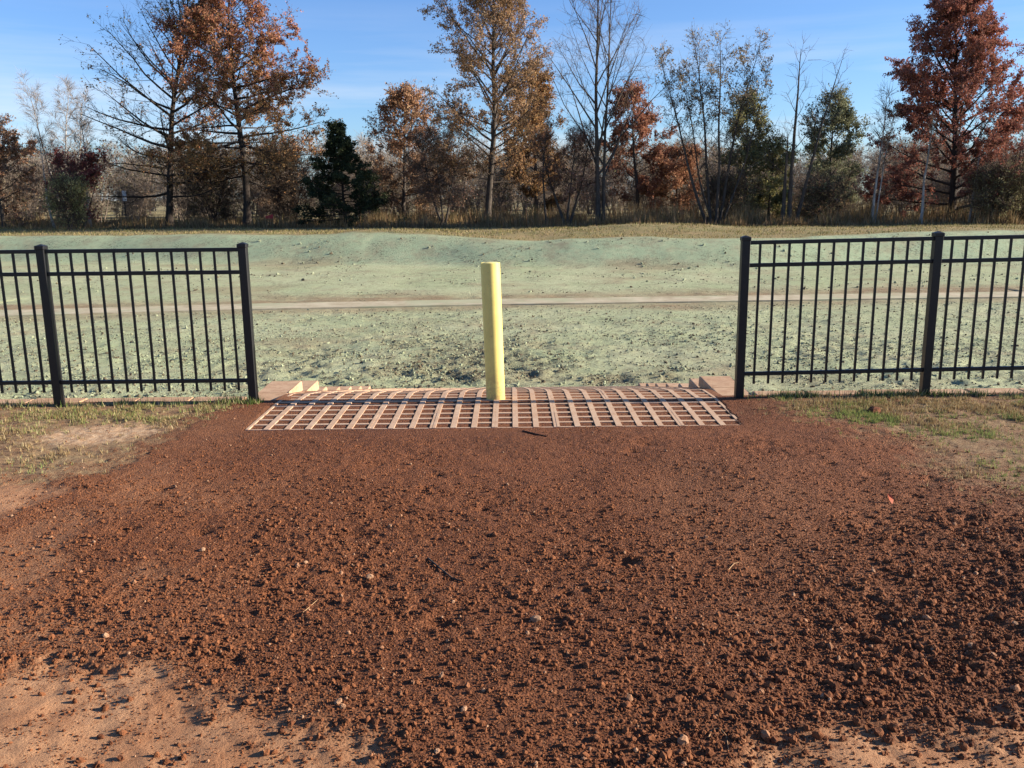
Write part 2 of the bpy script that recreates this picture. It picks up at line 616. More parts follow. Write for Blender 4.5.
# ------------------------------------------------------------------ foreground soil
P_dryL = ground_poly([(-300, 690), (0, 672), (60, 664), (150, 668), (230, 692), (300, 722), (345, 752), (372, 800), (372, 1000), (-500, 1000)])
P_dryR = ground_poly([(700, 810), (745, 756), (850, 738), (960, 730), (1060, 722), (1400, 730), (1500, 1000), (690, 1000)])
P_dryM = ground_poly([(-300, 470), (0, 474), (62, 477), (78, 492), (40, 508), (0, 527), (-300, 590)])
P_turfL = ground_poly([(-900, 398), (205, 399), (212, 408), (186, 424), (150, 446), (105, 470), (40, 478), (-900, 500)])
P_turfR = ground_poly([(770, 396), (1900, 380), (1900, 620), (1090, 545), (1010, 500), (940, 466), (880, 442), (815, 424), (778, 410)])
P_pale = ground_poly([(20, 438), (70, 428), (150, 425), (172, 431), (120, 441), (60, 447)])


def nz(x, y, f, seed):
    return fbm(x * f, y * f, 4, seed) - 0.5


def m_dry(x, y):
    j = 0.34 * nz(x, y, 2.2, 50) + 0.10 * nz(x, y, 11, 51)
    a = sstep(-0.16, 0.20, poly_sd(x, y, P_dryL) + j + 0.30 * nz(x, y, 26, 54))
    c = sstep(-0.10, 0.14, poly_sd(x, y, P_dryR) + 0.7 * j + 0.22 * nz(x, y, 26, 54))
    d = sstep(-0.08, 0.22, poly_sd(x, y, P_dryM) + j)
    e = 0.12 * sstep(0.5, 0.75, fbm(x * 0.9, y * 0.9, 4, 52))
    lf = 0.45 * sstep(-0.6, -2.4, x) * sstep(6.4, 3.5, y) * sstep(0.42, 0.62, fbm(x * 1.7, y * 1.7, 4, 53))
    return np.maximum.reduce([a, c, d, e, lf])


def m_turf(x, y):
    j = 0.5 * nz(x, y, 1.6, 60) + 0.28 * nz(x, y, 7, 61)
    a = sstep(-0.14, 0.26, poly_sd(x, y, P_turfL) + j + 0.4 * nz(x, y, 18, 62))
    c = sstep(-0.30, 0.45, poly_sd(x, y, P_turfR) + 1.3 * j + 0.5 * nz(x, y, 18, 62)) * 0.9
    return np.maximum(a, c)


def m_pale(x, y):
    return sstep(-0.08, 0.12, poly_sd(x, y, P_pale) + 0.22 * nz(x, y, 3, 65))


def m_mat(x, y):
    """where the pavers show: 1 inside, ragged where soil spills over the edge"""
    j = 0.07 * nz(x, y, 5, 70) + 0.03 * nz(x, y, 16, 71)
    d = np.minimum.reduce([x - (MAT_X0 + 0.02), (MAT_X1 - 0.03) - x, (y - MAT_Y0 - 0.005) * 1.3])
    return sstep(-0.03, 0.01, d + j + 0.015)


DENTS = [(random.uniform(-3, 3), random.uniform(2.1, 5.6), random.uniform(0.03, 0.075), random.uniform(0.012, 0.03)) for _ in range(46)]


def soil_z(x, y):
    dry_, turf_ = m_dry(x, y), m_turf(x, y)
    loose_ = (1 - dry_) * (1 - turf_)
    mat_ = m_mat(x, y)
    z = 0.05 * (fbm(x * 0.7, y * 0.7, 3, 80) - 0.5)
    z = z * sstep(0.2, 1.2, np.abs(y - 6.6))
    z = z + loose_ * (0.022 * (fbm(x * 3.2, y * 3.2, 4, 81) - 0.40) + 0.018)
    patch = sstep(0.36, 0.64, fbm(x * 1.3, y * 1.3, 3, 85))
    rough = (0.30 + 0.85 * patch) * (0.35 + 0.6 * sstep(5.6, 3.2, y) + 0.35 * sstep(0.4, 2.2, x))
    z = z + loose_ * rough * 0.025 * (fbm(x * 14, y * 14, 3, 82, 0.65) - 0.5)
    z = z + loose_ * (0.45 + 0.55 * rough) * 0.0145 * (fbm(x * 34, y * 34, 2, 83, 0.7) - 0.5)
    for dx_, dy_, dr_, dd_ in DENTS:
        z = z - dd_ * loose_ * np.exp(-(((x - dx_) / dr_) ** 2 + ((y - dy_) / (dr_ * 0.7)) ** 2))
    # compacted dirt: scraped ridges and shallow dents
    z = z + dry_ * (0.034 * (fbm(x * 4.0 + y * 3.0, y * 1.3 - x * 0.8, 4, 84) - 0.5) + 0.017 * (fbm(x * 10, y * 10, 3, 86, 0.6) - 0.5))
    z = z + turf_ * (0.024 * (fbm(x * 5, y * 5, 4, 87) - 0.5) + 0.012 * (fbm(x * 22, y * 22, 2, 88) - 0.5))
    z = z * (1 - 0.8 * sstep(6.9, 7.05, y))
    dm = np.minimum.reduce([x - MAT_X0, MAT_X1 - x, y - MAT_Y0])
    z = z * (0.2 + 0.8 * sstep(0.0, 0.45, -dm))
    infill = -0.0068 - 0.0045 * sstep(6.75, 6.95, y) + 0.007 * (fbm(x * 8, y * 8, 3, 89) - 0.5) + ramp_z(y)
    z = z * (1 - mat_) + infill * mat_
    edge = sstep(0.0, 0.6, np.minimum(SOIL_X - np.abs(x), y - SOIL_Y0))
    return z * edge - 0.012 * (1 - edge)


xs = np.unique(np.round(np.concatenate([np.arange(-3.3, 3.3, 0.0115), np.arange(3.3, SOIL_X + 0.02, 0.02), -np.arange(3.3, SOIL_X + 0.02, 0.02)]), 4))
ys = np.concatenate([np.arange(SOIL_Y0, 2.2, 0.03), np.arange(2.2, 4.4, 0.0115), np.arange(4.4, SOIL_Y1, 0.0165)])
soil = link('soil', grid_mesh('soil', xs, ys, soil_z, M_soil, dict(dry=m_dry, turf=m_turf, pale=m_pale)))
tag(soil, 'freshly spread red brown soil in front of the fence opening', kind='structure')


# ------------------------------------------------------------------ scatter by geometry nodes
def scatter(name, pts, scl, rot, mat, rough=0.55, variants=5, label='', seed=0, sub=2, sources=None):
    """rough lumps instanced on a cloud of points"""
    me = bpy.data.meshes.new(name)
    me.vertices.add(len(pts))
    me.vertices.foreach_set('co', np.asarray(pts, np.float32).ravel())
    for nm, arr in (('scl', scl), ('rot', rot)):
        a = me.attributes.new(nm, 'FLOAT_VECTOR', 'POINT')
        a.data.foreach_set('vector', np.asarray(arr, np.float32).ravel())
    o = link(name, me)
    me.materials.append(mat)
    g = bpy.data.node_groups.new(name + '_scatter', 'GeometryNodeTree')
    g.interface.new_socket('Geometry', in_out='INPUT', socket_type='NodeSocketGeometry')
    g.interface.new_socket('Geometry', in_out='OUTPUT', socket_type='NodeSocketGeometry')
    N, L = g.nodes, g.links
    gi, go = N.new('NodeGroupInput'), N.new('NodeGroupOutput')
    join = N.new('GeometryNodeGeometryToInstance')
    for src in sources or []:
        oi_ = N.new('GeometryNodeObjectInfo')
        oi_.inputs['Object'].default_value = src
        oi_.inputs['As Instance'].default_value = False
        L.new(oi_.outputs['Geometry'], join.inputs[0])
    for k in range(0 if sources else variants):
        ico = N.new('GeometryNodeMeshIcoSphere')
        ico.inputs['Subdivisions'].default_value = sub
        ico.inputs['Radius'].default_value = 1.0
        sp = N.new('GeometryNodeSetPosition')
        nz_ = N.new('ShaderNodeTexNoise')
        nz_.noise_dimensions = '4D'
        nz_.inputs['W'].default_value = seed + k * 7.7
        nz_.inputs['Scale'].default_value = 1.35
        nz_.inputs['Detail'].default_value = 2.0
        vs = N.new('ShaderNodeVectorMath')
        vs.operation = 'SUBTRACT'
        vs.inputs[1].default_value = (0.5, 0.5, 0.5)
        vm = N.new('ShaderNodeVectorMath')
        vm.operation = 'SCALE'
        vm.inputs['Scale'].default_value = rough * 3.2
        L.new(nz_.outputs['Color'], vs.inputs[0])
        L.new(vs.outputs[0], vm.inputs[0])
        L.new(ico.outputs['Mesh'], sp.inputs['Geometry'])
        L.new(vm.outputs[0], sp.inputs['Offset'])
        sm = N.new('GeometryNodeSetMaterial')
        sm.inputs['Material'].default_value = mat
        L.new(sp.outputs[0], sm.inputs['Geometry'])
        L.new(sm.outputs[0], join.inputs[0])
    ip = N.new('GeometryNodeInstanceOnPoints')
    ip.inputs['Pick Instance'].default_value = True
    ns = N.new('GeometryNodeInputNamedAttribute')
    ns.data_type = 'FLOAT_VECTOR'
    ns.inputs['Name'].default_value = 'scl'
    nr = N.new('GeometryNodeInputNamedAttribute')
    nr.data_type = 'FLOAT_VECTOR'
    nr.inputs['Name'].default_value = 'rot'
    L.new(gi.outputs[0], ip.inputs['Points'])
    L.new(join.outputs[0], ip.inputs['Instance'])
    L.new(ns.outputs[0], ip.inputs['Scale'])
    L.new(nr.outputs[0], ip.inputs['Rotation'])
    L.new(ip.outputs[0], go.inputs[0])
    md = o.modifiers.new('scatter', 'NODES')
    md.node_group = g
    tag(o, label, kind='stuff')
    return o


rs = np.random.RandomState(11)
N0 = 800000
X = rs.uniform(-5.0, 5.0, N0)
Y = rs.uniform(1.7, 6.95, N0)
keep = np.abs(X) < 0.72 * Y + 0.9
X, Y = X[keep], Y[keep]
dry_, turf_, mat_ = m_dry(X, Y), m_turf(X, Y), m_mat(X, Y)
patch = sstep(0.36, 0.66, fbm(X * 1.3, Y * 1.3, 3, 85))
fine = sstep(0.40, 0.60, fbm(X * 6, Y * 6, 3, 90))
edge_heap = np.exp(-((poly_sd(X, Y, P_dryL) + 0.12) / 0.16) ** 2) + np.exp(-((poly_sd(X, Y, P_dryR) + 0.18) / 0.2) ** 2)
near = sstep(6.2, 3.0, Y)
dens = (1 - dry_) * (1 - 0.75 * turf_) * (0.32 + 0.4 * patch * fine + 0.38 * near) + 0.20 * dry_ * fine + 0.05 * dry_ + 0.10 * edge_heap
dens = dens * (1 - mat_) + 0.10 * mat_
keep = rs.rand(len(X)) < np.clip(dens, 0, 1)
X, Y = X[keep], Y[keep]
n = len(X)
big = 0.2 + 0.3 * np.clip(edge_heap[keep], 0, 1) + 0.3 * patch[keep] + (0.2 + 0.5 * sstep(-0.5, 1.0, X)) * near[keep]
rad = np.clip(0.00175 * (1 - rs.rand(n)) ** -0.37, 0.0017, 0.0115) * (0.66 + 0.46 * np.clip(big, 0, 1.4))
rad = rad * np.interp(Y, [2.2, 3.8, 5.0, 6.2], [1.12, 0.92, 0.70, 0.55])
rad = np.where(mat_[keep] > 0.3, np.minimum(rad, 0.0045), rad)
scl = rad[:, None] * rs.uniform(0.7, 1.3, (n, 3)) * np.array([1, 1, 0.8])
Z = soil_z(X, Y) + rad * 0.25
scatter('soil_clods', np.stack([X, Y, Z], -1), scl, rs.uniform(0, 6.28, (n, 3)), M_clod,
        label='loose crumbs and clods of red brown soil', seed=1)

# a few paler stones lying on the soil
n = 110
X = rs.uniform(-4.0, 4.0, n)
Y = rs.uniform(1.9, 6.0, n)
keep = (np.abs(X) < 0.62 * Y + 0.4) & (m_mat(X, Y) < 0.05)
X, Y = X[keep], Y[keep]
n = len(X)
rad = np.clip(0.0032 * (1 - rs.rand(n)) ** -0.40, 0.003, 0.010)
scatter('pale_pebbles', np.stack([X, Y, soil_z(X, Y) + rad * 0.4], -1), rad[:, None] * rs.uniform(0.7, 1.3, (n, 3)) * np.array([1, 1, 0.7]),
        rs.uniform(0, 6.28, (n, 3)), M_stone, rough=0.3, label='pale tan pebbles scattered over the red soil', seed=30)


# ------------------------------------------------------------------ basin
def basin_z(x, y):
    z = base_z(x, y)
    d = np.abs(y - path_y(x))
    calm = sstep(0.5, 1.2, d) * (1 - 0.9 * sstep(25.3, 26.4, y)) * sstep(0, 1.0, BAS_X - np.abs(x))
    near = sstep(22.5, 13, y)
    r_ = 0.10 * (fbm(x * 0.8, y * 0.8, 4, 40) - 0.5)
    r_ = r_ + (0.045 + 0.05 * near) * (fbm(x * 4.5, y * 4.5, 3, 42, 0.65) - 0.5) * (0.4 + 0.9 * sstep(0.4, 0.65, fbm(x * 0.5, y * 0.5, 3, 43)) + 1.0 * churn_mask(x, y))
    return z + r_ * calm - 0.01


xs = np.concatenate([np.arange(-BAS_X, BAS_X + 0.01, 0.06)])
ys = np.concatenate([[7.2, 8, 9, 10, 11], np.arange(11.5, BAS_Y1 + 0.01, 0.075)])
basin = link('basin_floor', grid_mesh('basin_floor', xs, ys, basin_z, M_seed, dict(bare=bare_mask, bank=bank_mask, tan=lambda x, y: 0 * x, churn=churn_mask)))
tag(basin, 'rough basin floor sprayed with pale green seed mulch', kind='structure')

n = 110000
X = rs.uniform(-13, 13, n)
Y = 11.5 + 11.6 * rs.rand(n) ** 1.3
keep = (np.abs(X) < 0.64 * Y + 1) & (np.abs(Y - path_y(X)) > 0.9)
cl = sstep(0.42, 0.66, fbm(X * 0.7, Y * 0.7, 4, 95)) * np.exp(-(X / 7.0) ** 2) * sstep(22, 14, Y)
keep &= rs.rand(n) < (0.10 + 0.6 * cl + 0.6 * churn_mask(X, Y))
X, Y = X[keep], Y[keep]
n = len(X)
rad = np.clip(0.010 * (1 - rs.rand(n)) ** -0.32, 0.009, 0.032)
Z = basin_z(X, Y)
m = 8000                                  # and on the far apron and bank
XB, YB = rs.uniform(-26, 26, m), rs.uniform(25.5, 39.5, m)
kb = (np.abs(XB) < 0.62 * YB) & (YB < rim_y(XB) - 0.3) & (rs.rand(m) < 0.06 + 0.9 * sstep(0.5, 0.68, fbm(XB * 0.5, YB * 0.8, 4, 99)))
XB, YB = XB[kb], YB[kb]
RB = np.clip(0.016 * (1 - rs.rand(len(XB))) ** -0.35, 0.015, 0.06)
X, Y, rad = np.concatenate([X, XB]), np.concatenate([Y, YB]), np.concatenate([rad, RB])
Z = np.concatenate([Z, coarse_z(XB, YB)])
n = len(X)
scatter('seeded_clods', np.stack([X, Y, Z + rad * 0.3], -1), rad[:, None] * rs.uniform(0.7, 1.3, (n, 3)) * np.array([1, 1, 0.8]),
        rs.uniform(0, 6.28, (n, 3)), M_seedclod, label='soil lumps dusted with green mulch on the basin floor', seed=60, sub=1)

# concrete low flow channel running across the basin
xs = np.arange(-78, 78.1, 0.3)
yc = path_y(xs)
V, F = [], []
prof = [(-0.62, -0.10), (-0.60, 0.030), (-0.25, 0.012), (0.25, 0.012), (0.60, 0.030), (0.62, -0.10)]
for i, (x, y) in enumerate(zip(xs, yc)):
    wob = 0.05 * (vnoise(np.array([x * 0.8]), np.array([1.0]), 3)[0] - 0.5)
    for dy, dz in prof:
        V.append((x, y + dy + wob, float(base_z(np.array([x]), np.array([y]))[0]) + dz))
k = len(prof)
for i in range(len(xs) - 1):
    for j in range(k - 1):
        F.append((i * k + j, (i + 1) * k + j, (i + 1) * k + j + 1, i * k + j + 1))
tag(link('path', mesh_from('path', V, F, M_path)), 'narrow tan concrete strip crossing the green basin', kind='structure')

# ------------------------------------------------------------------ ramp of grid pavers
def ramp_base(x, y):
    far = sstep(7.2, 7.9, y)
    edge = sstep(0.0, 0.12, np.minimum(x - XL, XR - x))
    return ramp_z(y) - 0.004 - 0.0065 * sstep(8.0, 7.75, y) + 0.005 * (fbm(x * 8, y * 8, 3, 89) - 0.5) * (1 - 0.5 * far) + 0.006 * (1 - edge)


xs = np.arange(XL - 0.02, XR + 0.021, 0.03)
ys = np.arange(7.06, 13.4, 0.03)
ramp = link('ramp', grid_mesh('ramp', xs, ys, ramp_base, M_soil, dict(dry=lambda x, y: 0.15 + 0.3 * fbm(x * 2, y * 2, 3, 5), turf=lambda x, y: 0 * x, pale=lambda x, y: 0 * x)))
tag(ramp, 'soil filled grid paver ramp dropping into the basin', kind='structure')

UNIT = 3 * CELL
mb = MB()
half, bar, hgt = UNIT / 2 - 0.0005, 0.041, 0.08
xe = [-half, -half + 0.021, -CELL / 2 - bar / 2, -CELL / 2 + bar / 2, CELL / 2 - bar / 2, CELL / 2 + bar / 2, half - 0.021, half]
for a in range(0, 8, 2):
    mb.box(xe[a], xe[a + 1], -half, half, -hgt, 0.0)
for c_ in range(0, 8, 2):
    for a in range(1, 7, 2):
        mb.box(xe[a], xe[a + 1], xe[c_] + (0.002 if c_ else 0), xe[c_ + 1] - (0.002 if c_ < 6 else 0), -hgt, -0.0025)
paver_me = mesh_from('grid_paver', mb.v, mb.f, M_conc)
s, row = MAT_Y0 + 0.005, 0
while s < 12.9:
    y0 = s
    z0 = float(ramp_z(y0))
    dz = float(ramp_z(y0 + 0.44)) - z0
    ang = math.atan2(dz, UNIT)
    y1 = y0 + UNIT * math.cos(ang)
    for cidx in range(8):
        o = link('grid_paver', paver_me, ramp,
                 (MAT_X0 + (cidx + 0.5) * UNIT, (y0 + y1) / 2, (z0 + float(ramp_z(y1))) / 2 + random.uniform(-0.001, 0.001)),
                 (ang + random.uniform(-0.003, 0.003), random.uniform(-0.003, 0.003), random.uniform(-0.001, 0.001)))
    s = y1
    row += 1


# ------------------------------------------------------------------ retaining walls with stepped wings
CAPW = 0.30
block_meshes = {}


def block(parent, name, x, y, z, sx, sy, sz, seed=0):
    key = (round(sx, 3), round(sy, 3), round(sz, 3), seed % 3)
    if key not in block_meshes:
        V, F = bevel_box(sx - 0.006, sy - 0.006, sz - 0.004, 0.012, 0.005, seed % 3 + 1)
        block_meshes[key] = mesh_from('wall_block', V, F, M_block)
    return link(name, block_meshes[key], parent, (x, y, z), (0, 0, random.uniform(-0.008, 0.008)))


def wing_wall(side, xin, steps, label):
    sgn = -1 if side == 'l' else 1
    root = empty('retaining_wall', (xin, 7.0, FLOOR))
    tag(root, label, 'retaining wall', 'tan block retaining walls beside the ramp')

    def blk(name, x, y, ztop, sx, sy, sz, seed):
        return block(root, name, x - xin, y - 7.0, ztop - sz - FLOOR, sx, sy, sz, seed)
    xc = xin + sgn * CAPW / 2
    y0, k = 7.035, 0
    for ztop, yend in steps:
        nblk = max(1, int(round((yend - y0) / 0.5)))
        ln = (yend - y0) / nblk
        for i in range(nblk):
            blk('cap_stone', xc, y0 + (i + 0.5) * ln, ztop, CAPW, ln, 0.1, k)
            k += 1
            z = ztop - 0.1
            while z > FLOOR - 0.05:
                hh = 0.155
                blk('wall_block', xc, y0 + (i + 0.5) * ln, z, CAPW - 0.03, ln, hh, k)
                k += 1
                z -= hh
        y0 = yend
    # run along the fence
    x = xin + sgn * CAPW
    L = 0.45
    while abs(x) < 7.6:
        blk('cap_stone', x + sgn * L / 2, 7.035 + CAPW / 2, -0.015 + random.uniform(-0.004, 0.004), L, CAPW, 0.1, k)
        k += 1
        z = -0.115
        while z > FLOOR - 0.05:
            blk('wall_block', x + sgn * L / 2, 7.05 + CAPW / 2 - 0.01, z, L, CAPW - 0.03, 0.155, k)
            z -= 0.155
            k += 1
        x += sgn * L
    return root


wing_wall('l', XL, [(-0.035, 8.05), (-0.17, 8.72), (-0.318, 9.1), (-0.465, 9.8), (-0.613, 10.5), (-0.765, 11.2), (-0.91, 11.9)],
          'tan block retaining wall with sunlit stepped wing left of the ramp')
wing_wall('r', XR, [(-0.03, 8.05), (-0.145, 8.5), (-0.312, 9.03), (-0.465, 9.78), (-0.615, 10.5), (-0.765, 11.2), (-0.91, 11.9)],
          'tan block retaining wall with shaded stepped wing right of the ramp')

# ------------------------------------------------------------------ fences
V, F = bevel_box(0.064, 0.064, 1.50, 0.003)
post_me = mesh_from('post', V, F, M_iron)
mbc = MB()
V, F = bevel_box(0.074, 0.074, 0.03, 0.004)
mbc.add(V, F)
n_ = len(mbc.v)
mbc.v += [(-0.033, -0.033, 0.029), (0.033, -0.033, 0.029), (0.033, 0.033, 0.029), (-0.033, 0.033, 0.029), (0, 0, 0.043)]
mbc.f += [(n_, n_ + 1, n_ + 4), (n_ + 1, n_ + 2, n_ + 4), (n_ + 2, n_ + 3, n_ + 4), (n_ + 3, n_, n_ + 4)]
cap_me = mesh_from('post_cap', mbc.v, mbc.f, M_iron)
V, F = bevel_box(0.0175, 0.0175, 1.13, 0.002)
picket_me = mesh_from('picket', V, F, M_iron)


def fence(posts, npick, label):
    root = empty('metal_fence', (posts[0][0], FENCE_Y, posts[0][1]))
    tag(root, label, 'fence', 'black metal picket fences')
    ox, oz = posts[0]
    for i, (x, zg) in enumerate(posts):
        p = link('post', post_me, root, (x - ox, 0, zg - oz - 0.25))
        link('post_cap', cap_me, p, (0, 0, 1.497))
    for (xa, za), (xb, zb), np_ in zip(posts[:-1], posts[1:], npick):
        if xa > xb:
            (xa, za), (xb, zb) = (xb, zb), (xa, za)
        ln = math.hypot(xb - xa, zb - za) - 0.060
        ang = math.atan2(zb - za, xb - xa)
        V, F = bevel_box(0.030, 0.030, ln, 0.003)
        rail = mesh_from('rail', V, F, M_iron)
        for zr in (1.232, 1.056, 0.188):
            o = link('rail', rail, root, (xa + 0.030 - ox, 0, za + zr - oz))
            o.rotation_euler = (0, math.pi / 2 - ang, 0)
        for k in range(np_):
            t = (k + 1) / (np_ + 1)
            link('picket', picket_me, root, (xa + (xb - xa) * t - ox, 0, za + (zb - za) * t + 0.104 - oz),
                 (0, random.uniform(-0.002, 0.002), 0))


fence([(-2.092, 0.0), (-3.665, 0.0), (-5.24, 0.0), (-6.81, 0.0)], [13, 13, 13], 'black metal picket fence left of the yellow bollard')
fence([(1.835, 0.012), (3.335, 0.03), (4.835, 0.045), (6.335, 0.055)], [12, 12, 12], 'black metal picket fence right of the yellow bollard')

# ------------------------------------------------------------------ bollard
bp = gp(495.5, 401.5)
bol = empty('bollard', (bp.x, 7.085, -0.01), (0, R(-1.5), 0))
tag(bol, 'yellow painted steel bollard leaning slightly in the ramp opening', 'bollard')
ns_, V, F = 40, [], []
prof = [(0.077, -0.25), (0.077, 1.105), (0.0755, 1.112), (0.071, 1.113), (0.070, 1.108)]
for r_, z in prof:
    for k in range(ns_):
        a = 2 * math.pi * k / ns_
        V.append((r_ * math.cos(a), r_ * math.sin(a), z))
for j in range(len(prof) - 1):
    for k in range(ns_):
        F.append((j * ns_ + k, j * ns_ + (k + 1) % ns_, (j + 1) * ns_ + (k + 1) % ns_, (j + 1) * ns_ + k))
me = mesh_from('sleeve', V, F, M_yellow, True)
o = link('sleeve', me, bol)
me.set_sharp_from_angle(angle=R(35)) if hasattr(me, 'set_sharp_from_angle') else None
V, F = [(0, 0, 1.118)], []
for r_, z in ((0.04, 1.116), (0.0695, 1.111), (0.0695, 1.05)):
    for k in range(ns_):
        a = 2 * math.pi * k / ns_
        V.append((r_ * math.cos(a), r_ * math.sin(a), z))
for k in range(ns_):
    F.append((0, 1 + k, 1 + (k + 1) % ns_))
    for j in range(2):
        F.append((1 + j * ns_ + k, 1 + (j + 1) * ns_ + k, 1 + (j + 1) * ns_ + (k + 1) % ns_, 1 + j * ns_ + (k + 1) % ns_))
link('concrete_fill', mesh_from('concrete_fill', V, F, M_cap, True), bol)


# ------------------------------------------------------------------ grass
def blades(name, X, Y, Zb, H, W, cols, label, lean=0.5, seed=3, droop=0.0):
    rs = np.random.RandomState(seed)
    n = len(X)
    az = rs.uniform(0, 6.28, n)
    la = rs.uniform(0, 6.28, n)
    ln = np.abs(rs.normal(0, lean, n))
    base = np.stack([X, Y, Zb], -1)
    side = np.stack([np.cos(az), np.sin(az), 0 * az], -1) * (W / 2)[:, None]
    tip = base + np.stack([np.cos(la) * np.sin(ln), np.sin(la) * np.sin(ln), np.cos(np.clip(ln, 0, 1.45))], -1) * H[:, None]
    V = np.stack([base - side, base + side, tip], 1).reshape(-1, 3)
    F = np.arange(3 * n).reshape(-1, 3)
    me = mesh_from(name, V, F, M_blade)
    a = me.attributes.new('leaf_color', 'FLOAT_COLOR', 'FACE')
    a.data.foreach_set('color', np.concatenate([cols, np.ones((n, 1))], 1).astype(np.float32).ravel())
    o = link(name, me)
    tag(o, label, kind='stuff')
    return o


def pick_cols(rs, n, pal, jit=0.2, w=None):
    pal = np.array(pal)
    c = pal[rs.choice(len(pal), n, p=w)]
    return np.clip(c * rs.uniform(1 - jit, 1 + jit, (n, 1)) * rs.uniform(0.94, 1.06, (n, 3)), 0, 1)


rs = np.random.RandomState(5)
n = 720000
X = np.repeat(rs.uniform(-5.5, 5.5, n // 12), 12) + rs.normal(0, 0.011, n)
Y = np.repeat(rs.uniform(4.2, 6.98, n // 12), 12) + rs.normal(0, 0.011, n)
tm = m_turf(X, Y)
d = tm * (0.16 + 0.84 * sstep(0.40, 0.62, fbm(X * 3, Y * 3, 4, 101))) * (1 - 0.85 * m_pale(X, Y)) * (0.25 + 0.75 * sstep(5.6, 6.6, Y))
d = np.where(X > 0, d * 1.15, d * 0.8)
keep = (np.repeat(rs.rand(n // 12), 12) < d * 1.1) & (np.abs(X) < 0.62 * Y + 0.5) & (m_mat(X, Y) < 0.05)
X, Y = X[keep], Y[keep]
n = len(X)
green = sstep(0.38, 0.6, fbm(X * 1.6, Y * 1.6, 3, 105)) * np.where(X > 0, 0.95, 0.4)
dryc = pick_cols(rs, n, [(0.36, 0.265, 0.13), (0.28, 0.19, 0.09), (0.43, 0.34, 0.19), (0.20, 0.13, 0.065)])
grnc = pick_cols(rs, n, [(0.19, 0.235, 0.07), (0.25, 0.27, 0.095)])
cols = np.where((rs.rand(n) < green)[:, None], grnc, dryc)
blades('short_grass', X, Y, soil_z(X, Y) - 0.004, rs.uniform(0.015, 0.045, n), rs.uniform(0.003, 0.007, n), cols,
       'short worn dry grass in front of the fences', lean=0.75, seed=6)

# taller weeds along the foot of the fences
n = 13000
X = np.concatenate([rs.uniform(-5.5, -2.02, n // 2), rs.uniform(1.88, 5.5, n // 2)])
Y = 6.97 + rs.normal(0, 0.035, len(X))
keep = rs.rand(len(X)) < 0.12 + 0.9 * sstep(0.42, 0.62, fbm(X * 3, X * 0 + 2, 3, 111))
X, Y = X[keep], Y[keep]
n = len(X)
cols = pick_cols(rs, n, [(0.12, 0.17, 0.04), (0.20, 0.23, 0.08), (0.42, 0.34, 0.18)], 0.25, [0.45, 0.3, 0.25])
blades('fence_weeds', X, Y, soil_z(X, Y) - 0.004, rs.uniform(0.03, 0.085, n), rs.uniform(0.004, 0.009, n), cols,
       'green weeds growing along the foot of the fences', lean=0.6, seed=8)


# ------------------------------------------------------------------ trees
def frusta(p0, p1, r0, r1, sides):
    n = len(p0)
    d = p1 - p0
    d = d / (np.linalg.norm(d, axis=1, keepdims=True) + 1e-9)
    ref = np.where(np.abs(d[:, 2:3]) > 0.9, np.array([[1.0, 0, 0]]), np.array([[0, 0, 1.0]]))
    u = np.cross(d, ref)
    u /= np.linalg.norm(u, axis=1, keepdims=True) + 1e-9
    v = np.cross(d, u)
    a = np.arange(sides) * 2 * math.pi / sides
    ring = u[:, None, :] * np.cos(a)[None, :, None] + v[:, None, :] * np.sin(a)[None, :, None]
    A = p0[:, None, :] + ring * r0[:, None, None]
    B = p1[:, None, :] + ring * r1[:, None, None]
    V = np.concatenate([A, B], 1).reshape(-1, 3)
    i = np.arange(sides)
    j = (i + 1) % sides
    q = np.stack([i, j, j + sides, i + sides], -1)
    F = (np.arange(n)[:, None, None] * (2 * sides) + q[None]).reshape(-1, 4)
    return V, F


def chain_tube(pts, rad, sides):
    n = len(pts)
    t = np.gradient(pts, axis=0)
    t /= np.linalg.norm(t, axis=1, keepdims=True) + 1e-9
    u = np.cross(t, np.array([0.13, 1.0, 0.07]))
    u /= np.linalg.norm(u, axis=1, keepdims=True) + 1e-9
    v = np.cross(t, u)
    a = np.arange(sides) * 2 * math.pi / sides
    V = (pts[:, None, :] + (u[:, None, :] * np.cos(a)[None, :, None] + v[:, None, :] * np.sin(a)[None, :, None]) * rad[:, None, None]).reshape(-1, 3)
    i = np.arange(sides)
    j = (i + 1) % sides
    q = np.stack([i, j, j + sides, i + sides], -1)
    F = (np.arange(n - 1)[:, None, None] * sides + q[None]).reshape(-1, 4)
    return V, F


class Geo:
    def __init__(self):
        self.V, self.F, self.n = [], [], 0

    def add(self, V, F):
        self.V.append(V)
        self.F.append(F + self.n)
        self.n += len(V)

    def mesh(self, name, mat, smooth=True):
        return mesh_from(name, np.concatenate(self.V), np.concatenate(self.F), mat, smooth)


def grow(rs, p, d, ln, npts, wander, lift):
    pts = [p]
    st = ln / (npts - 1)
    for k in range(npts - 1):
        d = d + rs.normal(0, wander, 3) + np.array([0, 0, lift])
        d = d / np.linalg.norm(d)
        p = p + d * st
        pts.append(p)
    return np.array(pts)


def perp(rs, d, ang):
    r_ = rs.normal(0, 1, 3)
    r_ -= d * np.dot(r_, d)
    r_ /= np.linalg.norm(r_) + 1e-9
    return d * math.cos(ang) + r_ * math.sin(ang)


def interp_pts(pts, t):
    f = t * (len(pts) - 1)
    i = min(int(f), len(pts) - 2)
    return pts[i] + (pts[i + 1] - pts[i]) * (f - i), pts[i + 1] - pts[i]


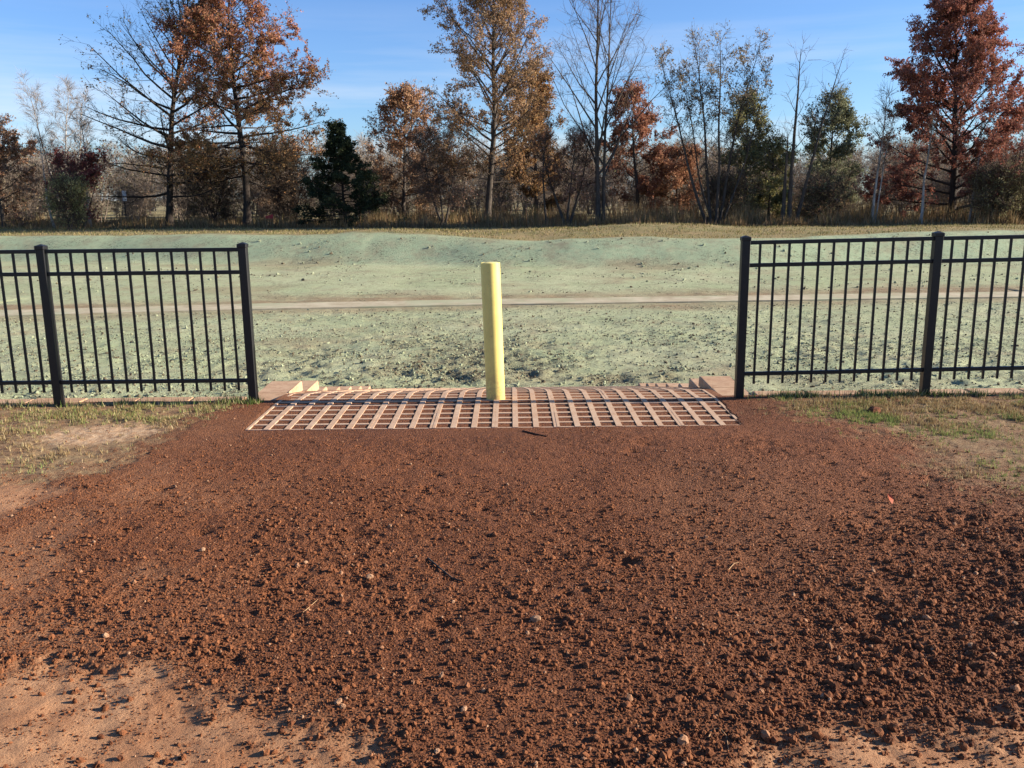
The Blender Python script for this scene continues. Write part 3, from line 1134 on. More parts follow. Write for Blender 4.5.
def make_tree(seed, stems, H, R0, shape, n1=26, h0=0.25, el=(-5, 60), lift=0.03, n2=7, n3=6, twig=0.55, l2=0.42,
              leaves=0, lsize=0.11, pal=None, leaf_z=(0.0, 1.0), hi_pal=None, leafy=0.75, wander=0.035, r_trunk=0.16, sparse=0.0, twr=0.007, lmul=2.3, lscale=0.64,
              right_pal=None, clump=0.3):
    """returns (wood Geo, fine Geo, leaf positions, leaf colours). shape(t) gives the crown radius factor"""
    rs = np.random.RandomState(seed)
    leaves, lsize = int(leaves * lmul), lsize * lscale
    wood, fine = Geo(), Geo()
    tips, tipc, tipw = [], [], []
    S0, S1, SR0, SR1 = [], [], [], []
    ns = len(stems)
    for si, (off, dirv, frac, rf) in enumerate(stems):
        ln = H * frac
        d = np.array(dirv, float)
        d /= np.linalg.norm(d)
        np_ = 14
        pts = grow(rs, np.array([off[0], off[1], -0.15]), d, ln + 0.15, np_, wander, 0.035 if ns > 1 else 0.06)
        tt = np.linspace(0, 1, np_)
        rad = r_trunk * rf * (1 - tt * 0.93) ** 0.9
        rad[0] *= 1.45
        wood.add(*chain_tube(pts, rad, 8))
        cnt = max(4, int(n1 * (frac if ns > 1 else 1)))
        for b_ in range(cnt):
            t = h0 + (0.985 - h0) * ((b_ + rs.rand()) / cnt) ** 0.92
            p, dd = interp_pts(pts, t)
            az = b_ * 2.39996 + rs.uniform(-0.5, 0.5) + si
            tt_ = (t - h0) / (1 - h0)
            e = R(el[0] + (el[1] - el[0]) * tt_ ** 0.8 + rs.normal(0, 7))
            bd = np.array([math.cos(az) * math.cos(e), math.sin(az) * math.cos(e), math.sin(e)])
            L1 = max(0.35, R0 * shape(tt_) * rs.uniform(0.72, 1.12))
            rb = min(max(0.011, 0.0135 * L1 ** 1.05), 0.55 * float(np.interp(t, tt, rad)))
            b1 = grow(rs, p, bd, L1, 6, 0.07, lift)
            wood.add(*chain_tube(b1, rb * np.array([1.15, 0.9, 0.72, 0.55, 0.38, 0.2]), 5))
            bw = rs.rand() * 0.8 + 0.4
            ctone = rs.rand()
            if rs.rand() < sparse:
                bw = 0.04
            m2 = max(2, int(n2 * (0.5 + L1 / max(R0, 0.1) * 0.9)))
            for q in range(m2):
                s_ = 0.22 + 0.78 * (q + rs.rand()) / m2
                p2, d2 = interp_pts(b1, min(s_, 0.999))
                d2 = d2 / np.linalg.norm(d2)
                d2 = perp(rs, d2, R(rs.uniform(28, 62)))
                d2[2] = d2[2] * 0.7 + 0.12
                d2 /= np.linalg.norm(d2)
                L2 = max(0.25, L1 * l2 * (1.15 - 0.75 * s_) * rs.uniform(0.7, 1.3))
                c2 = grow(rs, p2, d2, L2, 4, 0.12, lift * 0.8)
                r2 = max(0.009, rb * 0.36 * (1 - 0.6 * s_))
                for k in range(3):
                    S0.append(c2[k])
                    S1.append(c2[k + 1])
                    SR0.append(r2 * (1 - 0.27 * k))
                    SR1.append(r2 * (1 - 0.27 * (k + 1)))
                m3 = max(1, int(n3 * rs.uniform(0.6, 1.4)))
                for w in range(m3):
                    s3 = rs.uniform(0.2, 1.0)
                    p3, d3 = interp_pts(c2, min(s3, 0.999))
                    d3 = d3 / np.linalg.norm(d3)
                    d3 = perp(rs, d3, R(rs.uniform(15, 60)))
                    d3[2] += 0.1
                    L3 = twig * rs.uniform(0.45, 1.25)
                    e3 = p3 + d3 * L3
                    S0.append(p3)
                    S1.append(e3)
                    SR0.append(twr)
                    SR1.append(twr * 0.4)
                    tips.append((p3, e3))
                    tipw.append(bw * rs.uniform(0.3, 1.7))
                    tipc.append(ctone)
    V, F = frusta(np.array(S0), np.array(S1), np.array(SR0), np.array(SR1), 3)
    fine.add(V, F)
    LV = LC = None
    if leaves and tips:
        P0 = np.array([a for a, b_ in tips])
        P1 = np.array([b_ for a, b_ in tips])
        wgt = np.array(tipw)
        zz = P1[:, 2] / H
        wgt = wgt * (sstep(leaf_z[0] - 0.1, leaf_z[0] + 0.12, zz) * (1 - sstep(leaf_z[1] - 0.05, leaf_z[1] + 0.15, zz)) + 0.03)
        # ragged clumps
        cn = fbm(P1[:, 0] * 0.9 + P1[:, 1] * 0.6 + seed, P1[:, 2] * 0.9 + P1[:, 1] * 0.5, 3, seed)
        wgt = wgt * (clump + 1.6 * (1 - 0.8 * min(clump, 1)) * sstep(0.34, 0.66, cn))
        idx = rs.choice(len(P0), leaves, p=wgt / wgt.sum())
        u = rs.rand(leaves, 1)
        ctr = P0[idx] + (P1[idx] - P0[idx]) * (0.25 + 0.85 * u) + rs.normal(0, 0.06, (leaves, 3))
        a = rs.normal(0, 1, (leaves, 3))
        a /= np.linalg.norm(a, axis=1, keepdims=True)
        b2 = rs.normal(0, 1, (leaves, 3))
        b2 = np.cross(a, b2)
        b2 /= np.linalg.norm(b2, axis=1, keepdims=True) + 1e-9
        sz = lsize * rs.uniform(0.6, 1.35, (leaves, 1))
        LV = np.stack([ctr - a * sz * 0.6 - b2 * sz * 0.42, ctr - a * sz * 0.5 + b2 * sz * 0.5, ctr + a * sz * 0.75], 1).reshape(-1, 3)
        tone = np.array(tipc)[idx]
        A = pick_cols(rs, leaves, pal, 0.3)
        if hi_pal is not None:
            Bc = pick_cols(rs, leaves, hi_pal, 0.3)
            k = sstep(0.35, 0.75, ctr[:, 2] / H + 0.35 * (tone - 0.5) + rs.normal(0, 0.08, leaves))
            A = np.where((rs.rand(leaves) < k)[:, None], Bc, A)
        LC = A * (0.75 + 0.5 * tone[:, None])
        LC = 1.18 * (0.86 * LC + 0.14 * LC.mean(1, keepdims=True) * 1.1)
    return wood, fine, LV, LC


def plant_tree(name, label, cat, px, dist, seed, stems=None, group=None, wood_mat=None, twig_mat=None, z0=None, top=None, radius_px=None, **kw):
    base = at(px, 224, dist)
    zb = float(coarse_z(np.array([base.x]), np.array([dist]))[0])
    Ht = at(px, top, dist).z - zb
    R0 = radius_px / FPX * dist
    if stems is None:
        stems = [((0, 0), (0, 0, 1), 1.0, 1.0)]
    wood, fine, LV, LC = make_tree(seed, stems, Ht, R0, **kw)
    root = empty(name, (base.x, dist, zb))
    tag(root, label, cat, group)
    link('trunk', wood.mesh('trunk', wood_mat or M_bark), root)
    link('twigs', fine.mesh('twigs', twig_mat or M_twig), root)['kind'] = 'stuff'
    if LV is not None:
        n = len(LC)
        me = mesh_from('crown', LV, np.arange(3 * n).reshape(-1, 3), M_leaf)
        a = me.attributes.new('leaf_color', 'FLOAT_COLOR', 'FACE')
        a.data.foreach_set('color', np.concatenate([LC, np.ones((n, 1))], 1).astype(np.float32).ravel())
        link('crown', me, root)
    return root


def oval(t):
    return max(0.12, math.sin(math.pi * min(1, 0.16 + 0.80 * t)) ** 0.75)


def pin(t):
    return max(0.10, (1 - t) ** 0.62 * (0.82 + 0.5 * math.sin(min(1.0, t * 2.6) * math.pi * 0.5)) * 0.9)


def cone(t):
    return max(0.05, (1 - t) ** 1.2)


def vase(t):
    return 0.55 + 0.35 * math.sin(math.pi * t)


RUST = [(0.29, 0.105, 0.05), (0.33, 0.13, 0.06), (0.22, 0.09, 0.05), (0.30, 0.15, 0.07)]
ORANGE = [(0.30, 0.15, 0.05), (0.33, 0.19, 0.065), (0.22, 0.11, 0.045), (0.23, 0.145, 0.055)]
RED = [(0.27, 0.088, 0.055), (0.32, 0.115, 0.068), (0.21, 0.074, 0.052), (0.25, 0.11, 0.068)]
BROWN = [(0.25, 0.145, 0.075), (0.30, 0.175, 0.085), (0.19, 0.105, 0.058)]
GOLD = [(0.32, 0.185, 0.068), (0.35, 0.215, 0.085), (0.25, 0.135, 0.058), (0.29, 0.15, 0.058)]
OLIVE = [(0.17, 0.16, 0.065), (0.22, 0.19, 0.08), (0.14, 0.135, 0.055)]
GREYGREEN = [(0.17, 0.175, 0.095), (0.22, 0.215, 0.12), (0.13, 0.14, 0.07)]
YELGREEN = [(0.30, 0.27, 0.09), (0.25, 0.22, 0.075), (0.22, 0.22, 0.085)]
DARKGREEN = [(0.036, 0.047, 0.022), (0.050, 0.062, 0.028), (0.024, 0.034, 0.017)]

G = 'trees along the edge of the wood'
plant_tree('oak_tree', 'tall half bare dark oak with sparse olive leaves, leftmost tall tree', 'tree', 169, 54, 101, group=G,
           wood_mat=M_bark_dark, twig_mat=M_bark_dark, top=-30, radius_px=100, shape=pin, n1=60, h0=0.13, el=(-14, 74), lift=0.05, n2=9, n3=7, twig=0.7,
           leaves=2300, lsize=0.14, pal=BROWN, hi_pal=OLIVE + BROWN, leaf_z=(0.1, 1.0), r_trunk=0.22, sparse=0.25)
plant_tree('oak_tree', 'tall pin oak with orange and rust red leaves beside the dark cedar', 'tree', 247, 53, 102, group=G,
           wood_mat=M_bark_dark, twig_mat=M_bark_dark, top=-22, radius_px=92, shape=pin, n1=66, h0=0.20, el=(-20, 52), lift=0.006, n2=11, n3=7, twig=0.6,
           leaves=33000, clump=0.55, lsize=0.135, pal=ORANGE + [(0.20, 0.13, 0.06)], hi_pal=RUST, leaf_z=(0.20, 1.05), r_trunk=0.24)
plant_tree('cedar_tree', 'small dark green conical cedar at the wood edge', 'tree', 346, 51, 103,
           wood_mat=M_bark_dark, twig_mat=M_bark_dark, top=124, radius_px=62, shape=cone, clump=1.0, n1=76, h0=0.03, el=(-8, 30), lift=0.03, n2=8, n3=8, twig=0.26, l2=0.30,
           leaves=17000, lsize=0.115, pal=DARKGREEN, r_trunk=0.10)
plant_tree('brown_tree', 'rounded brown leaved tree just right of the dark cedar', 'tree', 404, 60, 104, group=G, top=97, radius_px=44, shape=oval,
           n1=38, h0=0.05, el=(0, 64), n2=8, n3=7, leaves=13000, lsize=0.14, pal=BROWN, hi_pal=[(0.34, 0.17, 0.08), (0.28, 0.17, 0.09)], r_trunk=0.14)
plant_tree('bare_tree', 'small bare forked tree left of the tall golden brown tree', 'tree', 443, 50, 105, group=G,
           stems=[((0, 0), (-0.30, 0, 1), 1.0, 0.8), ((0.05, 0), (0.26, 0.1, 1), 0.95, 0.75), ((0, 0.05), (0.02, -0.25, 1), 0.85, 0.6)],
           top=136, radius_px=32, shape=vase, n1=22, h0=0.25, el=(8, 60), n2=8, n3=9, twig=0.5, leaves=2500, lsize=0.10,
           pal=[(0.22, 0.12, 0.075)], r_trunk=0.10)
plant_tree('golden_tree', 'tall straight tree with thin golden brown leaves behind the bollard', 'tree', 487, 51, 106, group=G,
           top=-14, radius_px=74, shape=oval, n1=60, h0=0.18, el=(0, 66), n2=9, n3=7, twig=0.6, clump=0.6, leaves=21000, lsize=0.12,
           pal=GOLD + BROWN, hi_pal=[(0.30, 0.18, 0.09), (0.36, 0.21, 0.10), (0.24, 0.16, 0.085)], leaf_z=(0.1, 1.05), r_trunk=0.20)
plant_tree('golden_tree', 'shorter dense orange gold tree right of the tall golden brown tree', 'tree', 536, 57, 107, group=G,
           top=72, radius_px=38, shape=oval, n1=32, h0=0.12, el=(0, 60), n2=8, n3=6, leaves=15000, lsize=0.14, pal=GOLD + ORANGE, r_trunk=0.15)
plant_tree('bare_tree', 'slim leaning bare sapling left of the tall leafless tree', 'tree', 547, 48.5, 108, group=G,
           stems=[((0, 0), (-0.10, 0, 1), 1.0, 1.0)], top=118, radius_px=14, shape=oval, n1=18, h0=0.3, el=(30, 70), n2=5, n3=4, twig=0.4, r_trunk=0.07)
plant_tree('bare_tree', 'low vase shaped bare tree with reddish twigs by the tall leafless tree', 'tree', 567, 48.5, 109, group=G,
           stems=[((0, 0), (-0.42, 0, 1), 0.95, 0.8), ((0.05, 0), (0.36, 0.1, 1), 1.0, 0.8), ((0, 0.05), (-0.05, -0.2, 1), 0.9, 0.7)],
           top=132, radius_px=24, shape=vase, n1=18, h0=0.3, el=(15, 70), n2=7, n3=8, twig=0.45, leaves=2600, lsize=0.09, pal=[(0.27, 0.13, 0.08)], r_trunk=0.11)
plant_tree('bare_tree', 'tall leafless tree with upswept branches against the sky', 'tree', 599, 48, 110, group=G,
           stems=[((-0.05, 0), (-0.012, 0, 1), 1.0, 1.0), ((0.22, 0.1), (0.03, 0.02, 1), 0.96, 0.7)], top=-45, radius_px=125,
           shape=lambda t: 1.0 - 0.70 * t, n1=20, h0=0.16, el=(46, 74), lift=0.035, n2=9, n3=6, twig=0.7, l2=0.30, r_trunk=0.135, wander=0.02)
plant_tree('russet_tree', 'russet leaved tree with rounded top right of the tall leafless tree', 'tree', 638, 58, 111, group=G,
           top=90, radius_px=36, shape=oval, n1=30, h0=0.1, el=(0, 62), n2=8, n3=6, leaves=11000, lsize=0.14, pal=[(0.26, 0.10, 0.055), (0.22, 0.10, 0.06), (0.31, 0.14, 0.07)], r_trunk=0.14)
plant_tree('russet_tree', 'low russet tree left of the many stemmed sparse tree', 'tree', 674, 58, 112, group=G,
           top=150, radius_px=28, shape=oval, n1=24, h0=0.1, el=(0, 60), n2=8, n3=6, leaves=7000, lsize=0.13, pal=[(0.27, 0.12, 0.06), (0.30, 0.15, 0.07)], r_trunk=0.10)
plant_tree('sparse_tree', 'many stemmed tree with thin grey leaves fanning up to the sky', 'tree', 714, 47, 113, group=G,
           stems=[((-0.3, 0), (-0.42, 0, 1), 0.92, 0.7), ((-0.1, 0.1), (-0.16, 0.1, 1), 1.0, 0.75), ((0.1, 0), (0.03, -0.1, 1), 0.98, 0.75),
                  ((0.25, 0.1), (0.20, 0.05, 1), 0.98, 0.7), ((0.3, 0), (0.42, 0, 1), 0.8, 0.5), ((0, 0.2), (-0.26, -0.15, 1), 0.8, 0.5)],
           top=34, radius_px=30, shape=vase, n1=17, h0=0.28, el=(25, 72), lift=0.05, n2=6, n3=5, twig=0.5, leaves=3000, lsize=0.11,
           pal=[(0.26, 0.19, 0.11), (0.20, 0.16, 0.10), (0.30, 0.22, 0.12)], leaf_z=(0.55, 1.1), r_trunk=0.12, twig_mat=M_bark)
plant_tree('green_tree', 'narrow olive green tree behind the many stemmed sparse tree', 'tree', 744, 54, 114, group=G,
           top=100, radius_px=27, shape=oval, n1=30, h0=0.08, el=(5, 60), n2=8, n3=6, leaves=11000, lsize=0.12, pal=OLIVE + YELGREEN, r_trunk=0.13)
plant_tree('green_tree', 'low yellow green tree left of the dead snags', 'tree', 768, 54, 115, group=G,
           top=142, radius_px=22, shape=oval, n1=22, h0=0.08, el=(5, 60), n2=7, n3=6, leaves=7000, lsize=0.12, pal=YELGREEN, r_trunk=0.10)
plant_tree('dead_tree', 'bare dead tree with three stems, one broken and one bent right', 'tree', 790, 46, 116, group=G,
           stems=[((-0.05, 0), (0.02, 0, 1), 1.0, 1.0), ((-0.38, 0), (-0.04, 0, 1), 0.55, 1.0), ((0.25, 0.1), (0.24, 0, 1), 0.96, 0.8)],
           top=50, radius_px=38, shape=lambda t: 0.9 - 0.5 * t, n1=11, h0=0.4, el=(28, 66), lift=0.06, n2=4, n3=3, twig=0.55, r_trunk=0.13, wander=0.03)
plant_tree('green_tree', 'grey green leaved tree right of the dead snags', 'tree', 830, 53, 117, group=G,
           top=97, radius_px=33, shape=oval, n1=30, h0=0.15, el=(0, 62), n2=8, n3=6, leaves=10500, lsize=0.12, pal=GREYGREEN, r_trunk=0.13)
plant_tree('birch_tree', 'slender bare birch between the grey green tree and the red oak', 'tree', 872, 46, 118, group=G, wood_mat=M_birch,
           stems=[((0, 0), (0.0, 0, 1), 1.0, 1.0), ((0.12, 0), (0.10, 0, 1), 0.85, 0.6)],
           top=88, radius_px=15, shape=oval, n1=18, h0=0.4, el=(40, 76), n2=5, n3=4, twig=0.5, r_trunk=0.08, wander=0.025)
plant_tree('oak_tree', 'large dense dark red oak near the right edge', 'tree', 951, 48, 119, group=G, wood_mat=M_bark_dark, twig_mat=M_bark_dark,
           top=-12, radius_px=98, shape=lambda t: max(0.12, (1 - t) ** 0.6 * 1.02), n1=60, h0=0.06, el=(2, 68), n2=10, n3=7, twig=0.6,
           leaves=46000, clump=0.6, lsize=0.13, pal=RED + [(0.20, 0.09, 0.055)], hi_pal=RED, r_trunk=0.22)
plant_tree('birch_tree', 'white barked birch trunk in front of the red oak, left of its trunk', 'tree', 921, 45.5, 120, group=G, wood_mat=M_birch,
           top=116, radius_px=12, shape=oval, n1=12, h0=0.5, el=(30, 70), n2=5, n3=4, twig=0.4, r_trunk=0.085, wander=0.04)
plant_tree('birch_tree', 'thin pale birch in front of the red oak, right of its trunk', 'tree', 969, 45.5, 121, group=G, wood_mat=M_paletwig,
           stems=[((0, 0), (0.05, 0, 1), 1, 1)], top=84, radius_px=10, shape=oval, n1=12, h0=0.5, el=(35, 72), n2=5, n3=4, twig=0.4, r_trunk=0.065, wander=0.03)
plant_tree('birch_tree', 'pale leaning birch at the far right edge', 'tree', 1011, 45.5, 122, group=G, wood_mat=M_birch,
           stems=[((0, 0), (0.12, 0, 1), 1, 1)], top=100, radius_px=14, shape=oval, n1=14, h0=0.45, el=(30, 72), n2=5, n3=4, twig=0.45, r_trunk=0.075, wander=0.03)
plant_tree('rust_tree', 'rusty brown bushy tree at the far left edge', 'tree', 4, 56, 123, group=G,
           top=122, radius_px=44, shape=oval, n1=30, h0=0.06, el=(0, 60), n2=8, n3=6, leaves=13000, lsize=0.13, pal=BROWN + [(0.33, 0.16, 0.09)], r_trunk=0.13)
plant_tree('bare_tree', 'pale bare tree behind the dark red shrub on the left', 'tree', 66, 62, 124, group=G, wood_mat=M_birch, twig_mat=M_paletwig,
           stems=[((0, 0), (-0.22, 0, 1), 1.0, 0.8), ((0.1, 0), (0.08, 0, 1), 1.0, 0.8), ((0.2, 0.1), (0.3, 0, 1), 0.9, 0.7)],
           top=84, radius_px=24, shape=vase, n1=18, h0=0.3, el=(25, 72), n2=8, n3=8, twig=0.55, r_trunk=0.11)
plant_tree('birch_tree', 'white stemmed birch left of the half bare dark oak', 'tree', 90, 55, 125, group=G, wood_mat=M_birch,
           stems=[((0, 0), (0.06, 0, 1), 1.0, 1.0)], top=118, radius_px=16, shape=oval, n1=16, h0=0.4, el=(30, 72), n2=6, n3=5, twig=0.5, r_trunk=0.09, wander=0.03)
plant_tree('birch_tree', 'white leaning birch stem near the left edge', 'tree', 54, 55, 126, group=G, wood_mat=M_birch,
           stems=[((0, 0), (-0.16, 0, 1), 1.0, 1.0)], top=138, radius_px=14, shape=oval, n1=14, h0=0.5, el=(30, 72), n2=6, n3=5, twig=0.5, r_trunk=0.075, wander=0.03)

# shrubs
SG = 'shrubs under the trees'


def fan(n, spread, rs):
    return [((rs.uniform(-0.3, 0.3), rs.uniform(-0.3, 0.3)), (spread * math.cos(k * 2.4), spread * math.sin(k * 2.4), 1), rs.uniform(0.75, 1.0), rs.uniform(0.6, 1.0)) for k in range(n)]


rsf = np.random.RandomState(9)
plant_tree('shrub', 'dark red leaved shrub left of the half bare dark oak', 'shrub', 81, 53, 201, group=SG, stems=fan(5, 0.35, rsf), top=150, radius_px=20,
           shape=vase, n1=12, h0=0.15, el=(5, 60), n2=6, n3=6, leaves=6500, lsize=0.12, pal=[(0.22, 0.05, 0.04), (0.28, 0.07, 0.05), (0.17, 0.05, 0.04)], r_trunk=0.05, lmul=1.3, clump=0.15)
plant_tree('shrub', 'yellow green shrub beside the dark red shrub', 'shrub', 66, 50, 202, group=SG, stems=fan(5, 0.35, rsf), top=178, radius_px=17,
           shape=vase, n1=12, h0=0.1, el=(5, 60), n2=6, n3=6, leaves=4200, lsize=0.10, pal=YELGREEN, r_trunk=0.04, lmul=1.3, clump=0.15)
plant_tree('shrub', 'wide olive shrub at the right edge under the red oak', 'shrub', 992, 45, 203, group=SG, stems=fan(8, 0.5, rsf), top=168, radius_px=30,
           shape=vase, n1=14, h0=0.1, el=(10, 60), n2=7, n3=7, leaves=7000, lsize=0.09, pal=OLIVE + [(0.24, 0.19, 0.10)], r_trunk=0.045, lmul=1.3, clump=0.15)
plant_tree('shrub', 'olive brown shrub cut by the right frame edge', 'shrub', 1036, 45.5, 204, group=SG, stems=fan(8, 0.5, rsf), top=160, radius_px=30,
           shape=vase, n1=14, h0=0.1, el=(10, 60), n2=7, n3=7, leaves=6500, lsize=0.09, pal=OLIVE + BROWN, r_trunk=0.045, lmul=1.3, clump=0.15)
plant_tree('shrub', 'brown twiggy thicket shrub under the pin oak', 'shrub', 215, 56, 205, group=SG, stems=fan(8, 0.5, rsf), top=150, radius_px=38,
           shape=vase, n1=14, h0=0.1, el=(5, 60), n2=7, n3=8, leaves=5500, lsize=0.10, pal=BROWN + OLIVE, r_trunk=0.05, lmul=1.3, clump=0.15)
plant_tree('shrub', 'brown twiggy shrub between the pin oak and the cedar', 'shrub', 290, 56, 206, group=SG, stems=fan(8, 0.5, rsf), top=148, radius_px=36,
           shape=vase, n1=14, h0=0.1, el=(5, 60), n2=7, n3=8, leaves=6000, lsize=0.10, pal=BROWN + [(0.2, 0.14, 0.09)], r_trunk=0.05, lmul=1.3, clump=0.15)
plant_tree('shrub', 'dark olive shrub at the foot of the many stemmed sparse tree', 'shrub', 722, 48.5, 207, group=SG, stems=fan(7, 0.5, rsf), top=178, radius_px=26,
           shape=vase, n1=12, h0=0.1, el=(5, 60), n2=6, n3=7, leaves=5000, lsize=0.09, pal=OLIVE + BROWN, r_trunk=0.04, lmul=1.3, clump=0.15)
plant_tree('shrub', 'low brown shrub at the foot of the grey green tree', 'shrub', 822, 48, 208, group=SG, stems=fan(7, 0.5, rsf), top=182, radius_px=24,
           shape=vase, n1=12, h0=0.1, el=(5, 60), n2=6, n3=7, leaves=4500, lsize=0.09, pal=OLIVE + BROWN, r_trunk=0.04, lmul=1.3, clump=0.15)

# the wood behind: a mass of bare brush and dull leaves that nobody could count
TAN = [(0.25, 0.195, 0.13), (0.20, 0.15, 0.10), (0.23, 0.19, 0.11), (0.17, 0.125, 0.085)]


def with_leaves(name, V, F, LV, LC, wood_mat):
    """wood quads and leaf triangles in one mesh"""
    nv, nl = len(V), len(LC)
    me = bpy.data.meshes.new(name)
    me.vertices.add(nv + 3 * nl)
    me.vertices.foreach_set('co', np.concatenate([V, LV]).astype(np.float32).ravel())
    me.loops.add(4 * len(F) + 3 * nl)
    me.loops.foreach_set('vertex_index', np.concatenate([F.ravel(), nv + np.arange(3 * nl)]).astype(np.int32))
    me.polygons.add(len(F) + nl)
    me.polygons.foreach_set('loop_start', np.concatenate([np.arange(len(F)) * 4, 4 * len(F) + np.arange(nl) * 3]).astype(np.int32))
    me.update(calc_edges=True)
    me.materials.append(wood_mat)
    me.materials.append(M_leaf)
    me.polygons.foreach_set('material_index', np.concatenate([np.zeros(len(F)), np.ones(nl)]).astype(np.int32))
    a = me.attributes.new('leaf_color', 'FLOAT_COLOR', 'FACE')
    cols = np.concatenate([np.zeros((len(F), 4)), np.concatenate([LC, np.ones((nl, 1))], 1)])
    a.data.foreach_set('color', cols.astype(np.float32).ravel())
    return me


brush = []
for k in range(7):
    w_, f_, lv, lc = make_tree(300 + k, fan(5, 0.26, np.random.RandomState(40 + k)), 5.0, 1.3, vase, n1=11, h0=0.10, el=(18, 68), n2=5, n3=6, twig=0.6,
                               leaves=[350, 160, 480, 80, 260, 560, 40][k], lsize=0.17, pal=TAN + [BROWN, OLIVE, TAN][k % 3], r_trunk=0.06, twr=0.008)
    me = with_leaves('brush', np.concatenate(w_.V + [f_.V[0]]), np.concatenate(w_.F + [f_.F[0] + w_.n]), lv, lc, M_brush)
    brush.append(bpy.data.objects.new('brush', me))
rs = np.random.RandomState(77)
spots = []
for dist, step, lo, hi in ((60, 1.8, 0.40, 0.85), (65, 1.9, 0.5, 1.05), (71, 2.0, 0.6, 1.15), (80, 2.2, 0.8, 1.3), (100, 3.0, 0.9, 1.6), (130, 3.5, 1.1, 1.9)):
    x = -0.66 * dist
    while x < 0.66 * dist:
        sc = rs.uniform(lo, hi)
        y = dist + rs.uniform(-2.5, 2.5)
        if -0.235 * y < x < -0.185 * y and y > 62:
            sc *= 0.6
        spots.append((x + rs.uniform(-0.7, 0.7), y, 0.0, sc))
        x += step * rs.uniform(0.7, 1.3)
for k in range(34):                       # the wood goes on past the right edge of the view
    spots.append((rs.uniform(29, 66), rs.uniform(47, 62), 0.0, rs.uniform(0.6, 1.05)))
spots = np.array(spots)
n = len(spots)
wide = rs.uniform(0.9, 1.35, n) * spots[:, 3]
scl = np.stack([wide, wide, spots[:, 3]], -1)
rot = np.stack([np.zeros(n), np.zeros(n), rs.uniform(0, 6.28, n)], -1)
scatter('far_wood', spots[:, :3], scl, rot, M_brush, label='grey brown brushy wood closing the view behind the trees', sources=brush)

# tall dry weeds along the edge of the wood
n = 150000
X = rs.uniform(-40, 40, n)
front = np.interp(X, [-40, -20, -8, 0, 10, 25, 40], [52, 51, 48.5, 46.5, 44.5, 43.5, 43])
Y = front + rs.rand(n) ** 1.4 * 12
keep = (np.abs(X) < 0.62 * Y) & (rs.rand(n) < 0.25 + 0.75 * sstep(0.35, 0.6, fbm(X * 0.4, Y * 0.4, 3, 140)))
keep &= ~((X < -24) & (Y < 57) & (rs.rand(n) < 0.75))
X, Y = X[keep], Y[keep]
n = len(X)
cols = pick_cols(rs, n, [(0.25, 0.165, 0.085), (0.20, 0.13, 0.066), (0.16, 0.13, 0.06), (0.33, 0.235, 0.13)], 0.3)
hh = rs.uniform(0.15, 1.0, n) * (0.45 + 1.1 * sstep(0.35, 0.68, fbm(X * 0.9, Y * 0.5, 3, 143))) * np.interp(X, [-30, -5, 5, 15], [0.55, 0.75, 0.95, 1.1]) * (0.55 + 0.8 * fbm(X * 0.3, Y * 0.3, 3, 141)) * sstep(-0.5, 2.5, Y - np.interp(X, [-40, -20, -8, 0, 10, 25, 40], [52, 51, 48.5, 46.5, 44.5, 43.5, 43]) + 0.9)
blades('tall_weeds', X, Y, coarse_z(X, Y) - 0.02, hh, rs.uniform(0.02, 0.055, n), cols, 'tall dry brown weeds along the edge of the wood', lean=0.30, seed=15)

n = 90000
X = rs.uniform(-32, 30, n)
Y = rim_y(X) + 0.2 + rs.rand(n) * 14
keep = (np.abs(X) < 0.62 * Y) & (rs.rand(n) < 0.2 + 0.8 * sstep(0.38, 0.6, fbm(X * 0.6, Y * 0.6, 4, 150)))
X, Y = X[keep], Y[keep]
n = len(X)
cols = pick_cols(rs, n, [(0.27, 0.21, 0.10), (0.20, 0.17, 0.07), (0.15, 0.15, 0.055), (0.33, 0.26, 0.14)], 0.3)
blades('rim_grass', X, Y, coarse_z(X, Y) - 0.01, rs.uniform(0.04, 0.13, n), rs.uniform(0.02, 0.05, n), cols,
       'short dry grass on the far rim of the basin', lean=0.6, seed=19)

# ------------------------------------------------------------------ small things
fl = at(274, 229, 50.5)
root = empty('marker_flag', (fl.x, 50.5, 0.0))
tag(root, 'small red marker flag on a thin stake at the wood edge', 'flag')
mb = MB()
mb.box(-0.012, 0.012, -0.012, 0.012, -0.1, 0.75)
link('stake', mesh_from('stake', mb.v, mb.f, M_bark), root)
M_flag, nt, b = new_mat('red_flag')
b.inputs['Base Color'].default_value = (0.50, 0.045, 0.05, 1)
b.inputs['Roughness'].default_value = 0.7
V, F = [], []
for i in range(9):
    u = i / 8
    for j, z in enumerate((0.74 - 0.10 * u, 0.50 + 0.02 * u)):
        for s_ in (-1, 1):
            V.append((-0.013 - 0.42 * u, 0.03 * math.sin(u * 6) + s_ * 0.002, z))
for i in range(8):
    a, c_ = i * 4, (i + 1) * 4
    F += [(a, c_, c_ + 2, a + 2), (a + 1, a + 3, c_ + 3, c_ + 1), (a + 2, c_ + 2, c_ + 3, a + 3), (a, a + 1, c_ + 1, c_)]
link('flag_cloth', mesh_from('flag_cloth', V, F, M_flag), root)

sg = at(124, 196, 56.5)
root = empty('white_sign', (sg.x, 56.5, 0.0), (0, 0, R(42)))
tag(root, 'small white upright sign board among the dark brush on the left', 'sign')
M_white, nt, b = new_mat('white_paint')
b.inputs['Base Color'].default_value = (0.8, 0.8, 0.78, 1)
b.inputs['Roughness'].default_value = 0.6
mb = MB()
mb.box(-0.035, 0.035, -0.035, 0.035, -0.1, sg.z + 0.30)
link('post', mesh_from('sign_post', mb.v, mb.f, M_bark), root)
V, F = bevel_box(0.24, 0.04, 0.62, 0.008)
link('board', mesh_from('board', V, F, M_white), root, (0, -0.06, sg.z - 0.30))


